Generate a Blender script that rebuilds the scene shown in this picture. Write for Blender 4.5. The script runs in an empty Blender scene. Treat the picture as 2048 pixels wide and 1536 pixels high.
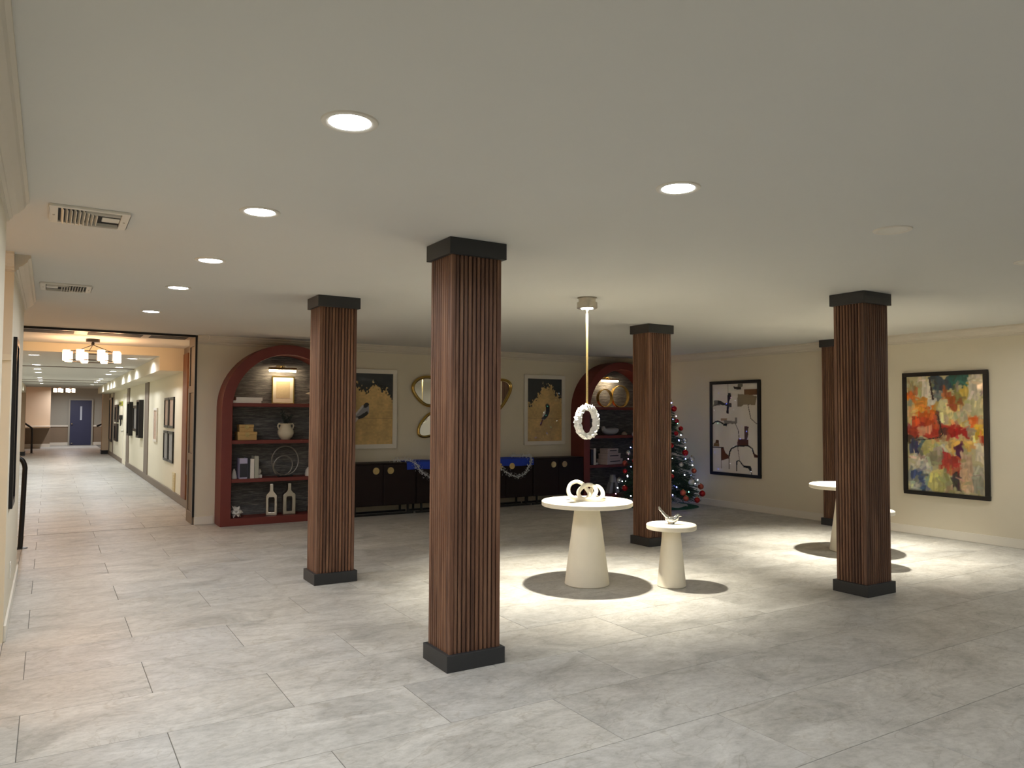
import bpy, bmesh, math, random
import numpy as np
from mathutils import Vector, Matrix
random.seed(7); rng = np.random.default_rng(7)
PI = math.pi
S = bpy.context.scene
COL = S.collection

# ------------------------------------------------------------------ camera
YAW, PITCH, ROLL, FPX = 0.550556, 0.0405266, 0.0043545, 1506.94
H = 2.64                                   # lobby ceiling height
cyw, syw, cp, sp = math.cos(YAW), math.sin(YAW), math.cos(PITCH), math.sin(PITCH)
FW = Vector((syw*cp, cyw*cp, sp)); RT = Vector((cyw, -syw, 0)); UP = RT.cross(FW)
RT2 = math.cos(ROLL)*RT + math.sin(ROLL)*UP
UP2 = -math.sin(ROLL)*RT + math.cos(ROLL)*UP
cam = bpy.data.cameras.new('camera'); cam.sensor_width = 36; cam.lens = FPX/2048*36
cam.clip_start = .02; cam.clip_end = 200
camo = bpy.data.objects.new('camera', cam); COL.objects.link(camo)
EYE = Vector((0, 0, 1.55))
camo.matrix_world = Matrix(((RT2.x, UP2.x, -FW.x, 0), (RT2.y, UP2.y, -FW.y, 0),
                            (RT2.z, UP2.z, -FW.z, 1.55), (0, 0, 0, 1)))
S.camera = camo
def pix(p):
    d = Vector(p) - EYE; z = d.dot(FW)
    return None if z < .05 else (1024 + FPX*d.dot(RT2)/z, 768 - FPX*d.dot(UP2)/z)

# ------------------------------------------------------------------ world, exposure
w = bpy.data.worlds.new('world'); S.world = w; w.use_nodes = True
w.node_tree.nodes['Background'].inputs[0].default_value = (.5, .5, .55, 1)
w.node_tree.nodes['Background'].inputs[1].default_value = .02
S.view_settings.view_transform = 'Standard'; S.view_settings.look = 'None'
S.view_settings.gamma = 1; S.view_settings.use_curve_mapping = False
S.view_settings.exposure = 0.95
S.cycles.use_denoising = True
S.cycles.max_bounces = 10; S.cycles.diffuse_bounces = 6
S.cycles.sample_clamp_indirect = 6
S.cycles.caustics_reflective = False; S.cycles.caustics_refractive = False
# light levels (watts of each lamp, built into its fixture further down)
W_DOWN, W_HALLDOWN, W_SPOT = 8.2, 6.4, 118.0
E_SHADE, E_BAR, E_DISC = 13.0, 31.0, 23.0
C_DOWN = (.935, .955, 1.0); C_SPOT = (1.0, .935, .80); C_WARM = (1.0, .56, .29); C_BAR = (1.0, .78, .5)

# ------------------------------------------------------------------ helpers
def lin(c):
    return tuple(((x/255)/12.92 if x <= 10.3 else ((x/255+.055)/1.055)**2.4) for x in c[:3])

class MB:
    def __init__(s): s.v = []; s.f = []
    def add(s, v, f):
        n = len(s.v); s.v += [tuple(p) for p in v]; s.f += [tuple(i+n for i in q) for q in f]; return s
    def box(s, x0, y0, z0, x1, y1, z1):
        return s.add([(x0,y0,z0),(x1,y0,z0),(x1,y1,z0),(x0,y1,z0),(x0,y0,z1),(x1,y0,z1),(x1,y1,z1),(x0,y1,z1)],
                     [(0,3,2,1),(4,5,6,7),(0,1,5,4),(1,2,6,5),(2,3,7,6),(3,0,4,7)])
    def lathe(s, prof, n=32, c=(0,0)):
        v = []; f = []
        for r, z in prof:
            for i in range(n):
                a = 2*PI*i/n; v.append((c[0]+r*math.cos(a), c[1]+r*math.sin(a), z))
        for k in range(len(prof)-1):
            for i in range(n):
                j = (i+1) % n; f.append((k*n+i, k*n+j, (k+1)*n+j, (k+1)*n+i))
        if prof[0][0] > 1e-5: f.append(tuple(range(n-1, -1, -1)))
        if prof[-1][0] > 1e-5: f.append(tuple((len(prof)-1)*n+i for i in range(n)))
        return s.add(v, f)
    def tube(s, pts, r, n=8, closed=False, squash=1.0):
        P = [Vector(p) for p in pts]; m = len(P); R = r if isinstance(r, (list, tuple)) else [r]*m
        v = []; f = []; prev = None
        for i in range(m):
            a = P[(i-1) % m] if (closed or i) else P[i]; b = P[(i+1) % m] if (closed or i < m-1) else P[i]
            t = (b-a).normalized()
            if prev is None:
                q = Vector((0,0,1)) if abs(t.z) < .9 else Vector((1,0,0)); u = t.cross(q).normalized()
            else:
                u = prev - t*prev.dot(t)
                u = u.normalized() if u.length > 1e-6 else t.orthogonal().normalized()
            prev = u; w_ = t.cross(u)
            for k in range(n):
                an = 2*PI*k/n; v.append(P[i] + u*math.cos(an)*R[i] + w_*math.sin(an)*R[i]*squash)
        for i in range(m if closed else m-1):
            j = (i+1) % m
            for k in range(n): f.append((i*n+k, i*n+(k+1) % n, j*n+(k+1) % n, j*n+k))
        if not closed: f += [tuple(range(n-1, -1, -1)), tuple((m-1)*n+k for k in range(n))]
        return s.add(v, f)
    def prism(s, poly, axis, a, b):            # polygon in the plane across axis, extruded a..b
        def p3(u, w_, d): return {'x': (d,u,w_), 'y': (u,d,w_), 'z': (u,w_,d)}[axis]
        n = len(poly); v = [p3(*p, a) for p in poly] + [p3(*p, b) for p in poly]
        f = [tuple(range(n)), tuple(range(2*n-1, n-1, -1))] + [(i, n+i, n+(i+1) % n, (i+1) % n) for i in range(n)]
        return s.add(v, f)
    def sphere(s, c, r, nu=12, nv=8, sc=(1,1,1)):
        v = []; f = []
        for j in range(nv+1):
            th = PI*j/nv
            for i in range(nu):
                ph = 2*PI*i/nu
                v.append((c[0]+r*sc[0]*math.sin(th)*math.cos(ph), c[1]+r*sc[1]*math.sin(th)*math.sin(ph), c[2]+r*sc[2]*math.cos(th)))
        for j in range(nv):
            for i in range(nu): f.append((j*nu+i, (j+1)*nu+i, (j+1)*nu+(i+1) % nu, j*nu+(i+1) % nu))
        return s.add(v, f)

def link(o, parent=None):
    COL.objects.link(o)
    if parent is not None: o.parent = parent
    return o
def mesh(name, mb, m, smooth=False):
    me = bpy.data.meshes.new(name); me.from_pydata(mb.v, [], mb.f); me.update()
    bm = bmesh.new(); bm.from_mesh(me); bmesh.ops.remove_doubles(bm, verts=bm.verts, dist=1e-6)
    bmesh.ops.recalc_face_normals(bm, faces=bm.faces); bm.to_mesh(me); bm.free()
    me.materials.append(m)
    if smooth:
        me.polygons.foreach_set('use_smooth', [True]*len(me.polygons))
        try: me.set_sharp_from_angle(angle=math.radians(40))
        except Exception: pass
    return me
def obj(name, mb, m, parent=None, smooth=False, bevel=0, loc=None, rot=None, kind=None, label=None):
    o = bpy.data.objects.new(name, mesh(name, mb, m, smooth)); link(o, parent)
    if loc: o.location = loc
    if rot: o.rotation_euler = rot
    if bevel:
        b = o.modifiers.new('bevel', 'BEVEL'); b.width = bevel; b.segments = 2; b.limit_method = 'ANGLE'
    if kind: o['kind'] = kind
    if label: o['label'] = label
    return o
def thing(name, label, cat, loc=(0,0,0), rz=0, group=None):
    o = bpy.data.objects.new(name, None); COL.objects.link(o); o.empty_display_size = .1
    o.location = loc; o.rotation_euler = (0, 0, rz); o['label'] = label; o['category'] = cat
    if group: o['group'] = group
    return o
def tag(o, label, cat, group=None):
    o['label'] = label; o['category'] = cat
    if group: o['group'] = group
    return o
def struct(name, mb, m, parent=None, **k):
    o = obj(name, mb, m, parent, **k)
    if parent is None: o['kind'] = 'structure'
    return o
KIDS = {}
def dup(root, loc, rz=0, label=None, group=None):
    def cp_(o, par):
        c = o.copy(); COL.objects.link(c)
        if par is not None: c.parent = par
        for ch in kids(o): cp_(ch, c)
        return c
    def kids(o): return [x for x in COL.objects if x.parent == o]
    src = {}
    r = cp_(root, None)
    r.location = loc; r.rotation_euler = (0, 0, rz)
    if label: r['label'] = label
    if group: r['group'] = group
    return r
def arc(c, r, a0, a1, n):
    return [(c[0]+r*math.cos(a0+(a1-a0)*i/n), c[1]+r*math.sin(a0+(a1-a0)*i/n)) for i in range(n+1)]
def smooth_path(pts, n=8, closed=False):
    P = [np.array(p, float) for p in pts]; m = len(P); out = []
    for i in range(m if closed else m-1):
        p0 = P[(i-1) % m] if closed or i else P[i]; p1 = P[i]; p2 = P[(i+1) % m]
        p3 = P[(i+2) % m] if closed or i+2 < m else p2
        for k in range(n):
            t = k/n
            out.append(tuple(.5*((2*p1)+(-p0+p2)*t+(2*p0-5*p1+4*p2-p3)*t*t+(-p0+3*p1-3*p2+p3)*t**3)))
    if not closed: out.append(tuple(P[-1]))
    return out

# ------------------------------------------------------------------ materials
def nodes(name):
    m = bpy.data.materials.new(name); m.use_nodes = True
    return m, m.node_tree.nodes, m.node_tree.links, m.node_tree.nodes['Principled BSDF']
def pm(name, rgb, rough=.5, metal=0, var=.08, scale=12, bump=0, spec=.5, stretch=(1,1,1), trans=0, linear=False):
    m, N, L, B = nodes(name)
    c = rgb if linear else lin(rgb)
    tc = N.new('ShaderNodeTexCoord'); mp = N.new('ShaderNodeMapping'); mp.inputs['Scale'].default_value = stretch
    L.new(tc.outputs['Object'], mp.inputs[0])
    nz = N.new('ShaderNodeTexNoise'); nz.inputs['Scale'].default_value = scale; nz.inputs['Detail'].default_value = 4
    L.new(mp.outputs[0], nz.inputs['Vector'])
    mx = N.new('ShaderNodeMix'); mx.data_type = 'RGBA'
    mx.inputs['A'].default_value = (*[x*(1-var) for x in c], 1); mx.inputs['B'].default_value = (*[min(1, x*(1+var)) for x in c], 1)
    L.new(nz.outputs['Fac'], mx.inputs['Factor']); L.new(mx.outputs['Result'], B.inputs['Base Color'])
    B.inputs['Roughness'].default_value = rough; B.inputs['Metallic'].default_value = metal
    B.inputs['Specular IOR Level'].default_value = spec
    if trans: B.inputs['Transmission Weight'].default_value = trans
    if bump:
        bp = N.new('ShaderNodeBump'); bp.inputs['Strength'].default_value = bump; bp.inputs['Distance'].default_value = .01
        L.new(nz.outputs['Fac'], bp.inputs['Height']); L.new(bp.outputs[0], B.inputs['Normal'])
    return m
def emit(name, rgb, strength):
    m, N, L, B = nodes(name)
    B.inputs['Base Color'].default_value = (.8, .8, .8, 1)
    B.inputs['Emission Color'].default_value = (*rgb, 1); B.inputs['Emission Strength'].default_value = strength
    return m
def ramp(N, stops):
    r = N.new('ShaderNodeValToRGB'); e = r.color_ramp.elements
    while len(e) < len(stops): e.new(.5)
    for k, (p, c) in enumerate(stops): e[k].position = p; e[k].color = (*c, 1)
    return r
def m_tile():
    m, N, L, B = nodes('stone_tile')
    ge = N.new('ShaderNodeNewGeometry'); oi = N.new('ShaderNodeObjectInfo')
    sc = N.new('ShaderNodeVectorMath'); sc.operation = 'SCALE'; sc.inputs['Scale'].default_value = 1
    cb = N.new('ShaderNodeCombineXYZ')
    mu = N.new('ShaderNodeMath'); mu.operation = 'MULTIPLY'; mu.inputs[1].default_value = 37
    L.new(oi.outputs['Random'], mu.inputs[0]); L.new(mu.outputs[0], cb.inputs[0]); L.new(mu.outputs[0], cb.inputs[1]); L.new(mu.outputs[0], cb.inputs[2])
    ad = N.new('ShaderNodeVectorMath'); ad.operation = 'ADD'
    L.new(ge.outputs['Position'], ad.inputs[0]); L.new(cb.outputs[0], ad.inputs[1])
    mp = N.new('ShaderNodeMapping'); mp.inputs['Scale'].default_value = (.85, 1.35, 1); L.new(ad.outputs[0], mp.inputs[0])
    n1 = N.new('ShaderNodeTexNoise'); n1.inputs['Scale'].default_value = 2.2; n1.inputs['Detail'].default_value = 9; n1.inputs['Roughness'].default_value = .66; n1.inputs['Distortion'].default_value = 1.1
    n2 = N.new('ShaderNodeTexNoise'); n2.inputs['Scale'].default_value = 21; n2.inputs['Detail'].default_value = 6; n2.inputs['Roughness'].default_value = .75
    n3 = N.new('ShaderNodeTexNoise'); n3.inputs['Scale'].default_value = 1.5; n3.inputs['Detail'].default_value = 5; n3.inputs['Distortion'].default_value = 2.4
    for n in (n1, n2, n3): L.new(mp.outputs[0], n.inputs['Vector'])
    r1 = ramp(N, [(.3, lin((158,156,150))), (.5, lin((186,184,178))), (.72, lin((206,204,198)))])
    L.new(n1.outputs['Fac'], r1.inputs[0])
    r2 = ramp(N, [(.3, (.72,.715,.70)), (.58, (1,1,1))]); L.new(n2.outputs['Fac'], r2.inputs[0])
    mx = N.new('ShaderNodeMix'); mx.data_type = 'RGBA'; mx.blend_type = 'MULTIPLY'; mx.inputs['Factor'].default_value = .9
    L.new(r1.outputs[0], mx.inputs['A']); L.new(r2.outputs[0], mx.inputs['B'])
    r3 = ramp(N, [(.0, (1,1,1)), (.485, (1,1,1)), (.5, (.80,.775,.735)), (.515, (1,1,1)), (1, (1,1,1))]); L.new(n3.outputs['Fac'], r3.inputs[0])
    m2 = N.new('ShaderNodeMix'); m2.data_type = 'RGBA'; m2.blend_type = 'MULTIPLY'; m2.inputs['Factor'].default_value = .8
    L.new(mx.outputs['Result'], m2.inputs['A']); L.new(r3.outputs[0], m2.inputs['B'])
    r4 = ramp(N, [(0, (.90,.905,.91)), (.5, (1,.995,.98)), (1, (.945,.935,.91))]); L.new(oi.outputs['Random'], r4.inputs[0])
    m3 = N.new('ShaderNodeMix'); m3.data_type = 'RGBA'; m3.blend_type = 'MULTIPLY'; m3.inputs['Factor'].default_value = 1
    L.new(m2.outputs['Result'], m3.inputs['A']); L.new(r4.outputs[0], m3.inputs['B'])
    L.new(m3.outputs['Result'], B.inputs['Base Color'])
    B.inputs['Roughness'].default_value = .42; B.inputs['Specular IOR Level'].default_value = .45
    bp = N.new('ShaderNodeBump'); bp.inputs['Strength'].default_value = .06; bp.inputs['Distance'].default_value = .01
    L.new(n2.outputs['Fac'], bp.inputs['Height']); L.new(bp.outputs[0], B.inputs['Normal'])
    return m
def m_walnut(name, dark=(76,52,40), mid=(108,77,59), light=(138,105,82), z=.9):
    m, N, L, B = nodes(name)
    tc = N.new('ShaderNodeTexCoord'); oi = N.new('ShaderNodeObjectInfo')
    mu = N.new('ShaderNodeMath'); mu.operation = 'MULTIPLY'; mu.inputs[1].default_value = 53
    L.new(oi.outputs['Random'], mu.inputs[0])
    ad = N.new('ShaderNodeVectorMath'); ad.operation = 'ADD'
    L.new(tc.outputs['Object'], ad.inputs[0]); L.new(mu.outputs[0], ad.inputs[1])
    mp = N.new('ShaderNodeMapping'); mp.inputs['Scale'].default_value = (17, 17, z); L.new(ad.outputs[0], mp.inputs[0])
    n1 = N.new('ShaderNodeTexNoise'); n1.inputs['Scale'].default_value = 1.6; n1.inputs['Detail'].default_value = 7; n1.inputs['Roughness'].default_value = .6; n1.inputs['Distortion'].default_value = .7
    L.new(mp.outputs[0], n1.inputs['Vector'])
    r = ramp(N, [(.28, lin(dark)), (.5, lin(mid)), (.74, lin(light))]); L.new(n1.outputs['Fac'], r.inputs[0])
    r4 = ramp(N, [(0, (.76,.74,.75)), (.5, (1,1,1)), (1, (1.18,1.15,1.1))]); L.new(oi.outputs['Random'], r4.inputs[0])
    m3 = N.new('ShaderNodeMix'); m3.data_type = 'RGBA'; m3.blend_type = 'MULTIPLY'; m3.inputs['Factor'].default_value = 1
    L.new(r.outputs[0], m3.inputs['A']); L.new(r4.outputs[0], m3.inputs['B']); L.new(m3.outputs['Result'], B.inputs['Base Color'])
    B.inputs['Roughness'].default_value = .48; B.inputs['Specular IOR Level'].default_value = .35
    return m
def m_weave():
    m, N, L, B = nodes('woven_grasscloth')
    tc = N.new('ShaderNodeTexCoord')
    mp = N.new('ShaderNodeMapping'); mp.inputs['Scale'].default_value = (5, 5, 60); L.new(tc.outputs['Object'], mp.inputs[0])
    n1 = N.new('ShaderNodeTexNoise'); n1.inputs['Scale'].default_value = 1.3; n1.inputs['Detail'].default_value = 6; n1.inputs['Roughness'].default_value = .7
    L.new(mp.outputs[0], n1.inputs['Vector'])
    r = ramp(N, [(.3, lin((58,58,58))), (.5, lin((98,96,93))), (.72, lin((150,146,140)))]); L.new(n1.outputs['Fac'], r.inputs[0])
    L.new(r.outputs[0], B.inputs['Base Color']); B.inputs['Roughness'].default_value = .75
    bp = N.new('ShaderNodeBump'); bp.inputs['Strength'].default_value = .5; bp.inputs['Distance'].default_value = .02
    L.new(n1.outputs['Fac'], bp.inputs['Height']); L.new(bp.outputs[0], B.inputs['Normal'])
    return m
def m_art(name, rough=.25, coat=.6):
    m, N, L, B = nodes(name)
    a = N.new('ShaderNodeVertexColor'); a.layer_name = 'Col'
    nz = N.new('ShaderNodeTexNoise'); nz.inputs['Scale'].default_value = 60
    mx = N.new('ShaderNodeMix'); mx.data_type = 'RGBA'; mx.blend_type = 'MULTIPLY'; mx.inputs['Factor'].default_value = .05
    L.new(a.outputs[0], mx.inputs['A']); L.new(nz.outputs['Color'], mx.inputs['B']); L.new(mx.outputs['Result'], B.inputs['Base Color'])
    B.inputs['Roughness'].default_value = rough; B.inputs['Coat Weight'].default_value = coat; B.inputs['Coat Roughness'].default_value = .03
    return m

M = dict(
    tile=m_tile(), grout=pm('grout', (112,109,103), .9),
    ceil=pm('ceiling_paint', (214,214,209), .9, var=.015, scale=3, spec=.2),
    wall=pm('greige_wall_paint', (218,210,190), .85, var=.02, scale=4, spec=.25, bump=.02),
    cream=pm('cream_wall_paint', (226,220,198), .8, var=.02, scale=4, spec=.3),
    tan=pm('tan_wall_paint', (206,182,156), .85, var=.02, scale=4, spec=.2),
    taupe=pm('taupe_wall_paint', (138,122,104), .85, var=.03, scale=4, spec=.2),
    grey=pm('grey_wall_paint', (160,158,148), .8, var=.02, scale=4, spec=.2),
    trimtaupe=pm('taupe_trim_paint', (122,110,97), .6, var=.04),
    crown=pm('crown_moulding_paint', (210,203,188), .6, var=.02), white=pm('white_trim_paint', (224,219,207), .55, var=.02),
    walnut=m_walnut('walnut_slat'), walnutcoreshaded=m_walnut('walnut_core_shaded', (42,29,22), (58,41,32), (76,55,43)),  # core colour darkened to put shade into the slat grooves
    brownwood=m_walnut('brown_post_wood', (92,54,32), (126,78,48), (150,98,62), 2),
    black=pm('charcoal_metal', (44,45,46), .5, 0, var=.05),
    ink=pm('black_lacquer', (14,13,13), .35, 0, var=.1),
    espresso=pm('espresso_wood', (27,14,13), .5, spec=.25, var=.25, scale=5, stretch=(1,1,6)),
    red=pm('terracotta_red_paint', (108,42,34), .5, var=.06, scale=5),
    weave=m_weave(),
    plaster=pm('white_plaster', (226,219,200), .75, var=.05, scale=9, bump=.15),
    brass=pm('aged_brass', (196,174,122), .28, 1, var=.15),
    gold=pm('polished_gold', (216,182,104), .18, 1, var=.1),
    chrome=pm('silver_metal', (205,203,198), .12, 1, var=.04),
    darkm=pm('dark_bronze', (132,126,118), .4, .55, var=.2), satin=pm('satin_nickel', (190,184,172), .3, 1, var=.06),
    ceramic=pm('white_ceramic', (214,210,202), .4, var=.03),
    bowl=pm('grey_ceramic', (168,168,168), .45, var=.03),
    vase=pm('cream_stoneware', (204,194,170), .7, var=.06, bump=.1),
    leaf=pm('dark_leaf', (36,44,40), .6, var=.3),
    mirror=pm('mirror_glass', (236,238,236), .02, 1, var=.0),
    blue=pm('royal_blue_cloth', (22,62,182), .7, var=.08, scale=40),
    tinsel=pm('silver_tinsel', (226,236,246), .3, .35, var=.3, scale=60),
    needle=pm('pine_needle', (28,56,36), .6, var=.35, scale=20),
    bark=pm('bark', (60,44,32), .8, var=.2),
    skirt=pm('green_felt', (18,84,66), .85, var=.1), skirtw=pm('white_felt', (205,205,205), .9, var=.05),
    crystal=pm('crystal_glass', (253,253,250), .12, 0, var=.01, trans=.1, spec=.8),
    rope=pm('gold_beaded_cable', (214,190,130), .3, .6, var=.45, scale=160),
    paper=pm('cream_paper', (232,222,198), .7, var=.03), paperdk=pm('printed_sketch', (206,188,150), .7, var=.12, scale=40),
    book=pm('white_book_cloth', (222,214,204), .6, var=.05), bookg=pm('grey_book_cloth', (168,166,152), .6, var=.05),
    bookd=pm('dark_book_cloth', (34,36,46), .5, var=.15), lilac=pm('lilac_book_jacket', (176,170,196), .5, var=.08),
    tanbox=pm('tan_box_leather', (186,150,92), .55, var=.1), pinkbox=pm('blush_box_card', (196,178,172), .6, var=.04),
    navy=pm('navy_door_paint', (48,54,84), .5, var=.04), glass=pm('pale_window_glass', (190,200,214), .15, 0, var=.03),
    plate=pm('outlet_plastic', (232,228,216), .4, var=.02), register=pm('beige_register', (206,192,150), .5, var=.05),
    dim=pm('unlit_diffuser', (226,224,214), .4, var=.01), slot=pm('dark_slot', (24,18,15), .7), trackm=pm('track_metal', (176,160,140), .45, .2),
    sign=pm('yellow_green_sign', (176,176,60), .5, var=.3, scale=40),
    disc=emit('downlight_diffuser', C_DOWN, E_DISC), halldisc=emit('hall_downlight_diffuser', (.97,.97,1), 14),
    led=emit('led_lens', (1,.95,.85), 60), shade=emit('glowing_glass_shade', C_WARM, E_SHADE), bar=emit('picture_light_tube', C_BAR, E_BAR),
    sprint=pm('sepia_print', (188,160,140), .5, var=.3, scale=6, stretch=(1,1,3)), gprint=pm('grey_print', (150,150,150), .4, var=.45, scale=5, stretch=(2,2,4)),
)
BA = dict(red=pm('red_bauble', (170,22,30), .15, .35, var=.05), silver=pm('silver_bauble', (205,208,212), .15, .6, var=.03),
          copper=pm('copper_bauble', (190,92,76), .2, .4, var=.06))
BU = [emit('bulb_white', (.9,.95,1), 14), emit('bulb_blue', (.16,.2,1), 20), emit('bulb_green', (.15,1,.55), 10), emit('bulb_pink', (1,.35,.6), 10)]

# ------------------------------------------------------------------ structure: floor
XL, XL1, XR, YB = -.2275, -.207, 9.77, 11.28            # left pier face, right wall, back wall
HX0, HX1 = -1.13, 1.955                    # hallway walls
fl = MB()
for r in ((-4.2,-4.7,10.2,11.9), (HX0-.1,11.9,2.1,33), (-3.2,33,2.6,42.2)): fl.box(r[0], r[1], -.12, r[2], r[3], -.002)
floor = struct('floor', fl, M['grout'])
TL, TW, X0, Y0, GAP = 1.235, .6065, -.0885, 5.868, .0036
regions = [(XL,-4.5,XR,YB+.02), (HX0,YB+.02,HX1,41.6), (-2.6,32.35,HX0,41.6), (-4.0,4.56,XL,6.18), (-3.0,8.6,XL,YB+.02)]
far = MB(); shared = {}; ntile = 0
for ri, (rx0, ry0, rx1, ry1) in enumerate(regions):
    for k in range(int((ry0-Y0)//TW)-1, int((ry1-Y0)//TW)+2):
        y0 = Y0+k*TW; y1 = y0+TW
        off = X0 if k % 2 else X0+TL/2
        for j in range(int((rx0-off)//TL)-1, int((rx1-off)//TL)+2):
            x0 = off+j*TL; x1 = x0+TL
            a, b, c, d = max(x0,rx0), max(y0,ry0), min(x1,rx1), min(y1,ry1)
            if c-a < .03 or d-b < .03: continue
            a += GAP/2; b += GAP/2; c -= GAP/2; d -= GAP/2
            vis = False
            for q in ((a,b),(c,b),(a,d),(c,d),((a+c)/2,(b+d)/2)):
                p = pix((*q, 0))
                if p and -60 < p[0] < 2110 and p[1] < 1600: vis = True
            if ri == 3 or ri == 4 or ri == 2: vis = False
            if vis and ((a+c)/2)**2+b*b < 21**2 and ntile < 296:
                key = (round(c-a, 4), round(d-b, 4))
                if key not in shared:
                    wv, hv, e = (c-a)/2, (d-b)/2, .0012
                    mb = MB().add([(-wv,-hv,-.006),(wv,-hv,-.006),(wv,hv,-.006),(-wv,hv,-.006),(-wv,-hv,-e),(wv,-hv,-e),(wv,hv,-e),(-wv,hv,-e),
                                   (-wv+e,-hv+e,0),(wv-e,-hv+e,0),(wv-e,hv-e,0),(-wv+e,hv-e,0)],
                                  [(0,1,5,4),(1,2,6,5),(2,3,7,6),(3,0,4,7),(4,5,9,8),(5,6,10,9),(6,7,11,10),(7,4,8,11),(8,9,10,11)])
                    shared[key] = mesh('tile', mb, M['tile'])
                o = bpy.data.objects.new('tile', shared[key]); link(o, floor); o.location = ((a+c)/2, (b+d)/2, 0); ntile += 1
            else:
                far.box(a, b, -.006, c, d, 0)
obj('tile_field', far, M['tile'], floor, kind='stuff')

# ------------------------------------------------------------------ structure: ceilings
ce = MB().box(-4.2, -4.7, H, 10.2, YB+.6, H+.15).box(-3.2, YB+.6, H, 2.6, 13.78, H+.15)
struct('ceiling', ce, M['ceil'])
HC = 2.5; SB = 2.26                          # hallway ceiling, soffit underside
hc = MB().box(HX0, 13.78, HC, HX1, 33.2, HC+.29)
struct('ceiling_hall', hc, M['ceil'])
struct('ceiling_hall_end', MB().box(-3.2, 33.2, 2.72, 2.6, 42.2, 2.87).box(-3.2, 33.0, 2.62, 2.6, 33.2, 2.87), M['ceil'])
struct('trim_1', MB().box(1.55, 13.78, SB, HX1, 32.3, HC), M['cream'])       # soffit along the right of the hallway
struct('trim_2', MB().box(HX0, 13.78, SB, -.73, 32.3, HC), M['cream'])       # soffit along the left
for i, y in enumerate((18.1, 25.5, 27.4)):
    struct('trim_%d' % (3+i), MB().box(-.73, y, HC-.012, 1.55, y+.10, HC), M['trimtaupe'])

# ------------------------------------------------------------------ structure: walls
struct('wall_back', MB().box(1.75, YB, 0, 10.2, YB+.55, H), M['wall'])
struct('wall_right', MB().box(XR, -4.7, 0, XR+.3, 10.42, H).box(10.06, 10.42, 0, 10.2, YB, H), M['wall'])
struct('wall_front', MB().box(-4.2, -4.7, 0, XR, -4.5, H), M['wall'])
struct('wall_left', MB().box(-.55, -4.5, 0, XL1, 4.56, H), M['wall'])
pier = struct('wall_left_pier', MB().box(-1.3, 6.18, 0, XL, 8.6, H), M['wall'])
struct('wall_corridor', MB().box(-4.2, 4.4, 0, -.55, 4.56, H).box(-4.2, 6.18, 0, -1.3, 6.34, H).box(-4.2, 4.56, 0, -4.0, 6.18, H), M['cream'])
struct('wall_stair', MB().box(-3.2, 8.44, 0, -1.3, 8.6, H).box(-3.2, 8.6, 0, -3.0, YB+.3, H).box(-3.2, YB+.3, 0, HX0, YB+.5, H), M['cream'])
struct('wall_hall_right', MB().box(HX1, YB+.55, 0, HX1+.2, 32.3, H), M['cream'])
struct('wall_hall_left', MB().box(HX0-.2, YB+.5, 0, HX0, 32.3, H), M['cream'])
# tan pilasters where the hallway opens out
struct('wall_end_pilaster_right', MB().box(1.73, 32.3, 0, 2.6, 32.95, 2.62), M['tan'])
struct('wall_end_pilaster_left', MB().box(-3.2, 32.3, 0, -.73, 32.95, 2.62), M['tan'])
struct('baseboard_pilaster_right', MB().box(1.70, 32.27, 0, HX1, 32.3, .14).box(1.70, 32.3, 0, 1.73, 32.95, .14), M['ink'])
struct('baseboard_pilaster_left', MB().box(HX0, 32.27, 0, -.70, 32.3, .14).box(-.73, 32.3, 0, -.70, 32.95, .14), M['ink'])
struct('wall_side_left_end', MB().box(-3.2, 32.95, 0, -2.6, 40, 2.72), M['tan'])
struct('wall_side_right_end', MB().box(2.5, 32.95, 0, 2.7, 41.6, 2.72), M['tan'])
struct('wall_end_left', MB().box(-3.2, 40, .95, .06, 41.8, 2.72), M['tan'])
struct('wall_end_left_dado', MB().box(-3.2, 40.01, 0, .06, 41.8, .95), M['taupe'])
struct('wall_end', MB().box(.06, 41.6, .95, 2.6, 41.8, 2.72), M['grey'])
struct('wall_end_dado', MB().box(.06, 41.6, 0, 2.6, 41.8, .95), M['taupe'])
struct('trim_6', MB().box(-3.0, 38.44, .88, .07, 40, .95).box(.06, 41.56, .88, .80, 41.6, .95).box(1.80, 41.56, .88, 2.5, 41.6, .95), M['white'], bevel=.008)
struct('baseboard_end', MB().box(-3.0, 39.97, 0, .07, 40.01, .14).box(.06, 41.57, 0, .80, 41.6, .14).box(1.80, 41.57, 0, 2.5, 41.6, .14), M['white'])
# end door
d1 = struct('door_1', MB().box(.86, 41.53, .01, 1.75, 41.6, 2.14), M['navy'], bevel=.006)
obj('door_frame', MB().box(.79, 41.5, 0, .86, 41.6, 2.21).box(1.75, 41.5, 0, 1.82, 41.6, 2.21).box(.86, 41.5, 2.14, 1.75, 41.6, 2.21), M['grey'], d1)
obj('vision_panel', MB().box(1.27, 41.515, 1.2, 1.35, 41.53, 1.85), M['glass'], d1, label='narrow upright pale glass panel')
obj('door_knob', MB().sphere((.94, 41.48, 1.02), .04).box(.92, 41.49, 1.0, .96, 41.53, 1.04), M['chrome'], d1, smooth=True)
obj('door_stop', MB().sphere((.95, 41.5, .1), .035, sc=(1.4,.8,.7)), M['chrome'], d1, smooth=True)
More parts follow.
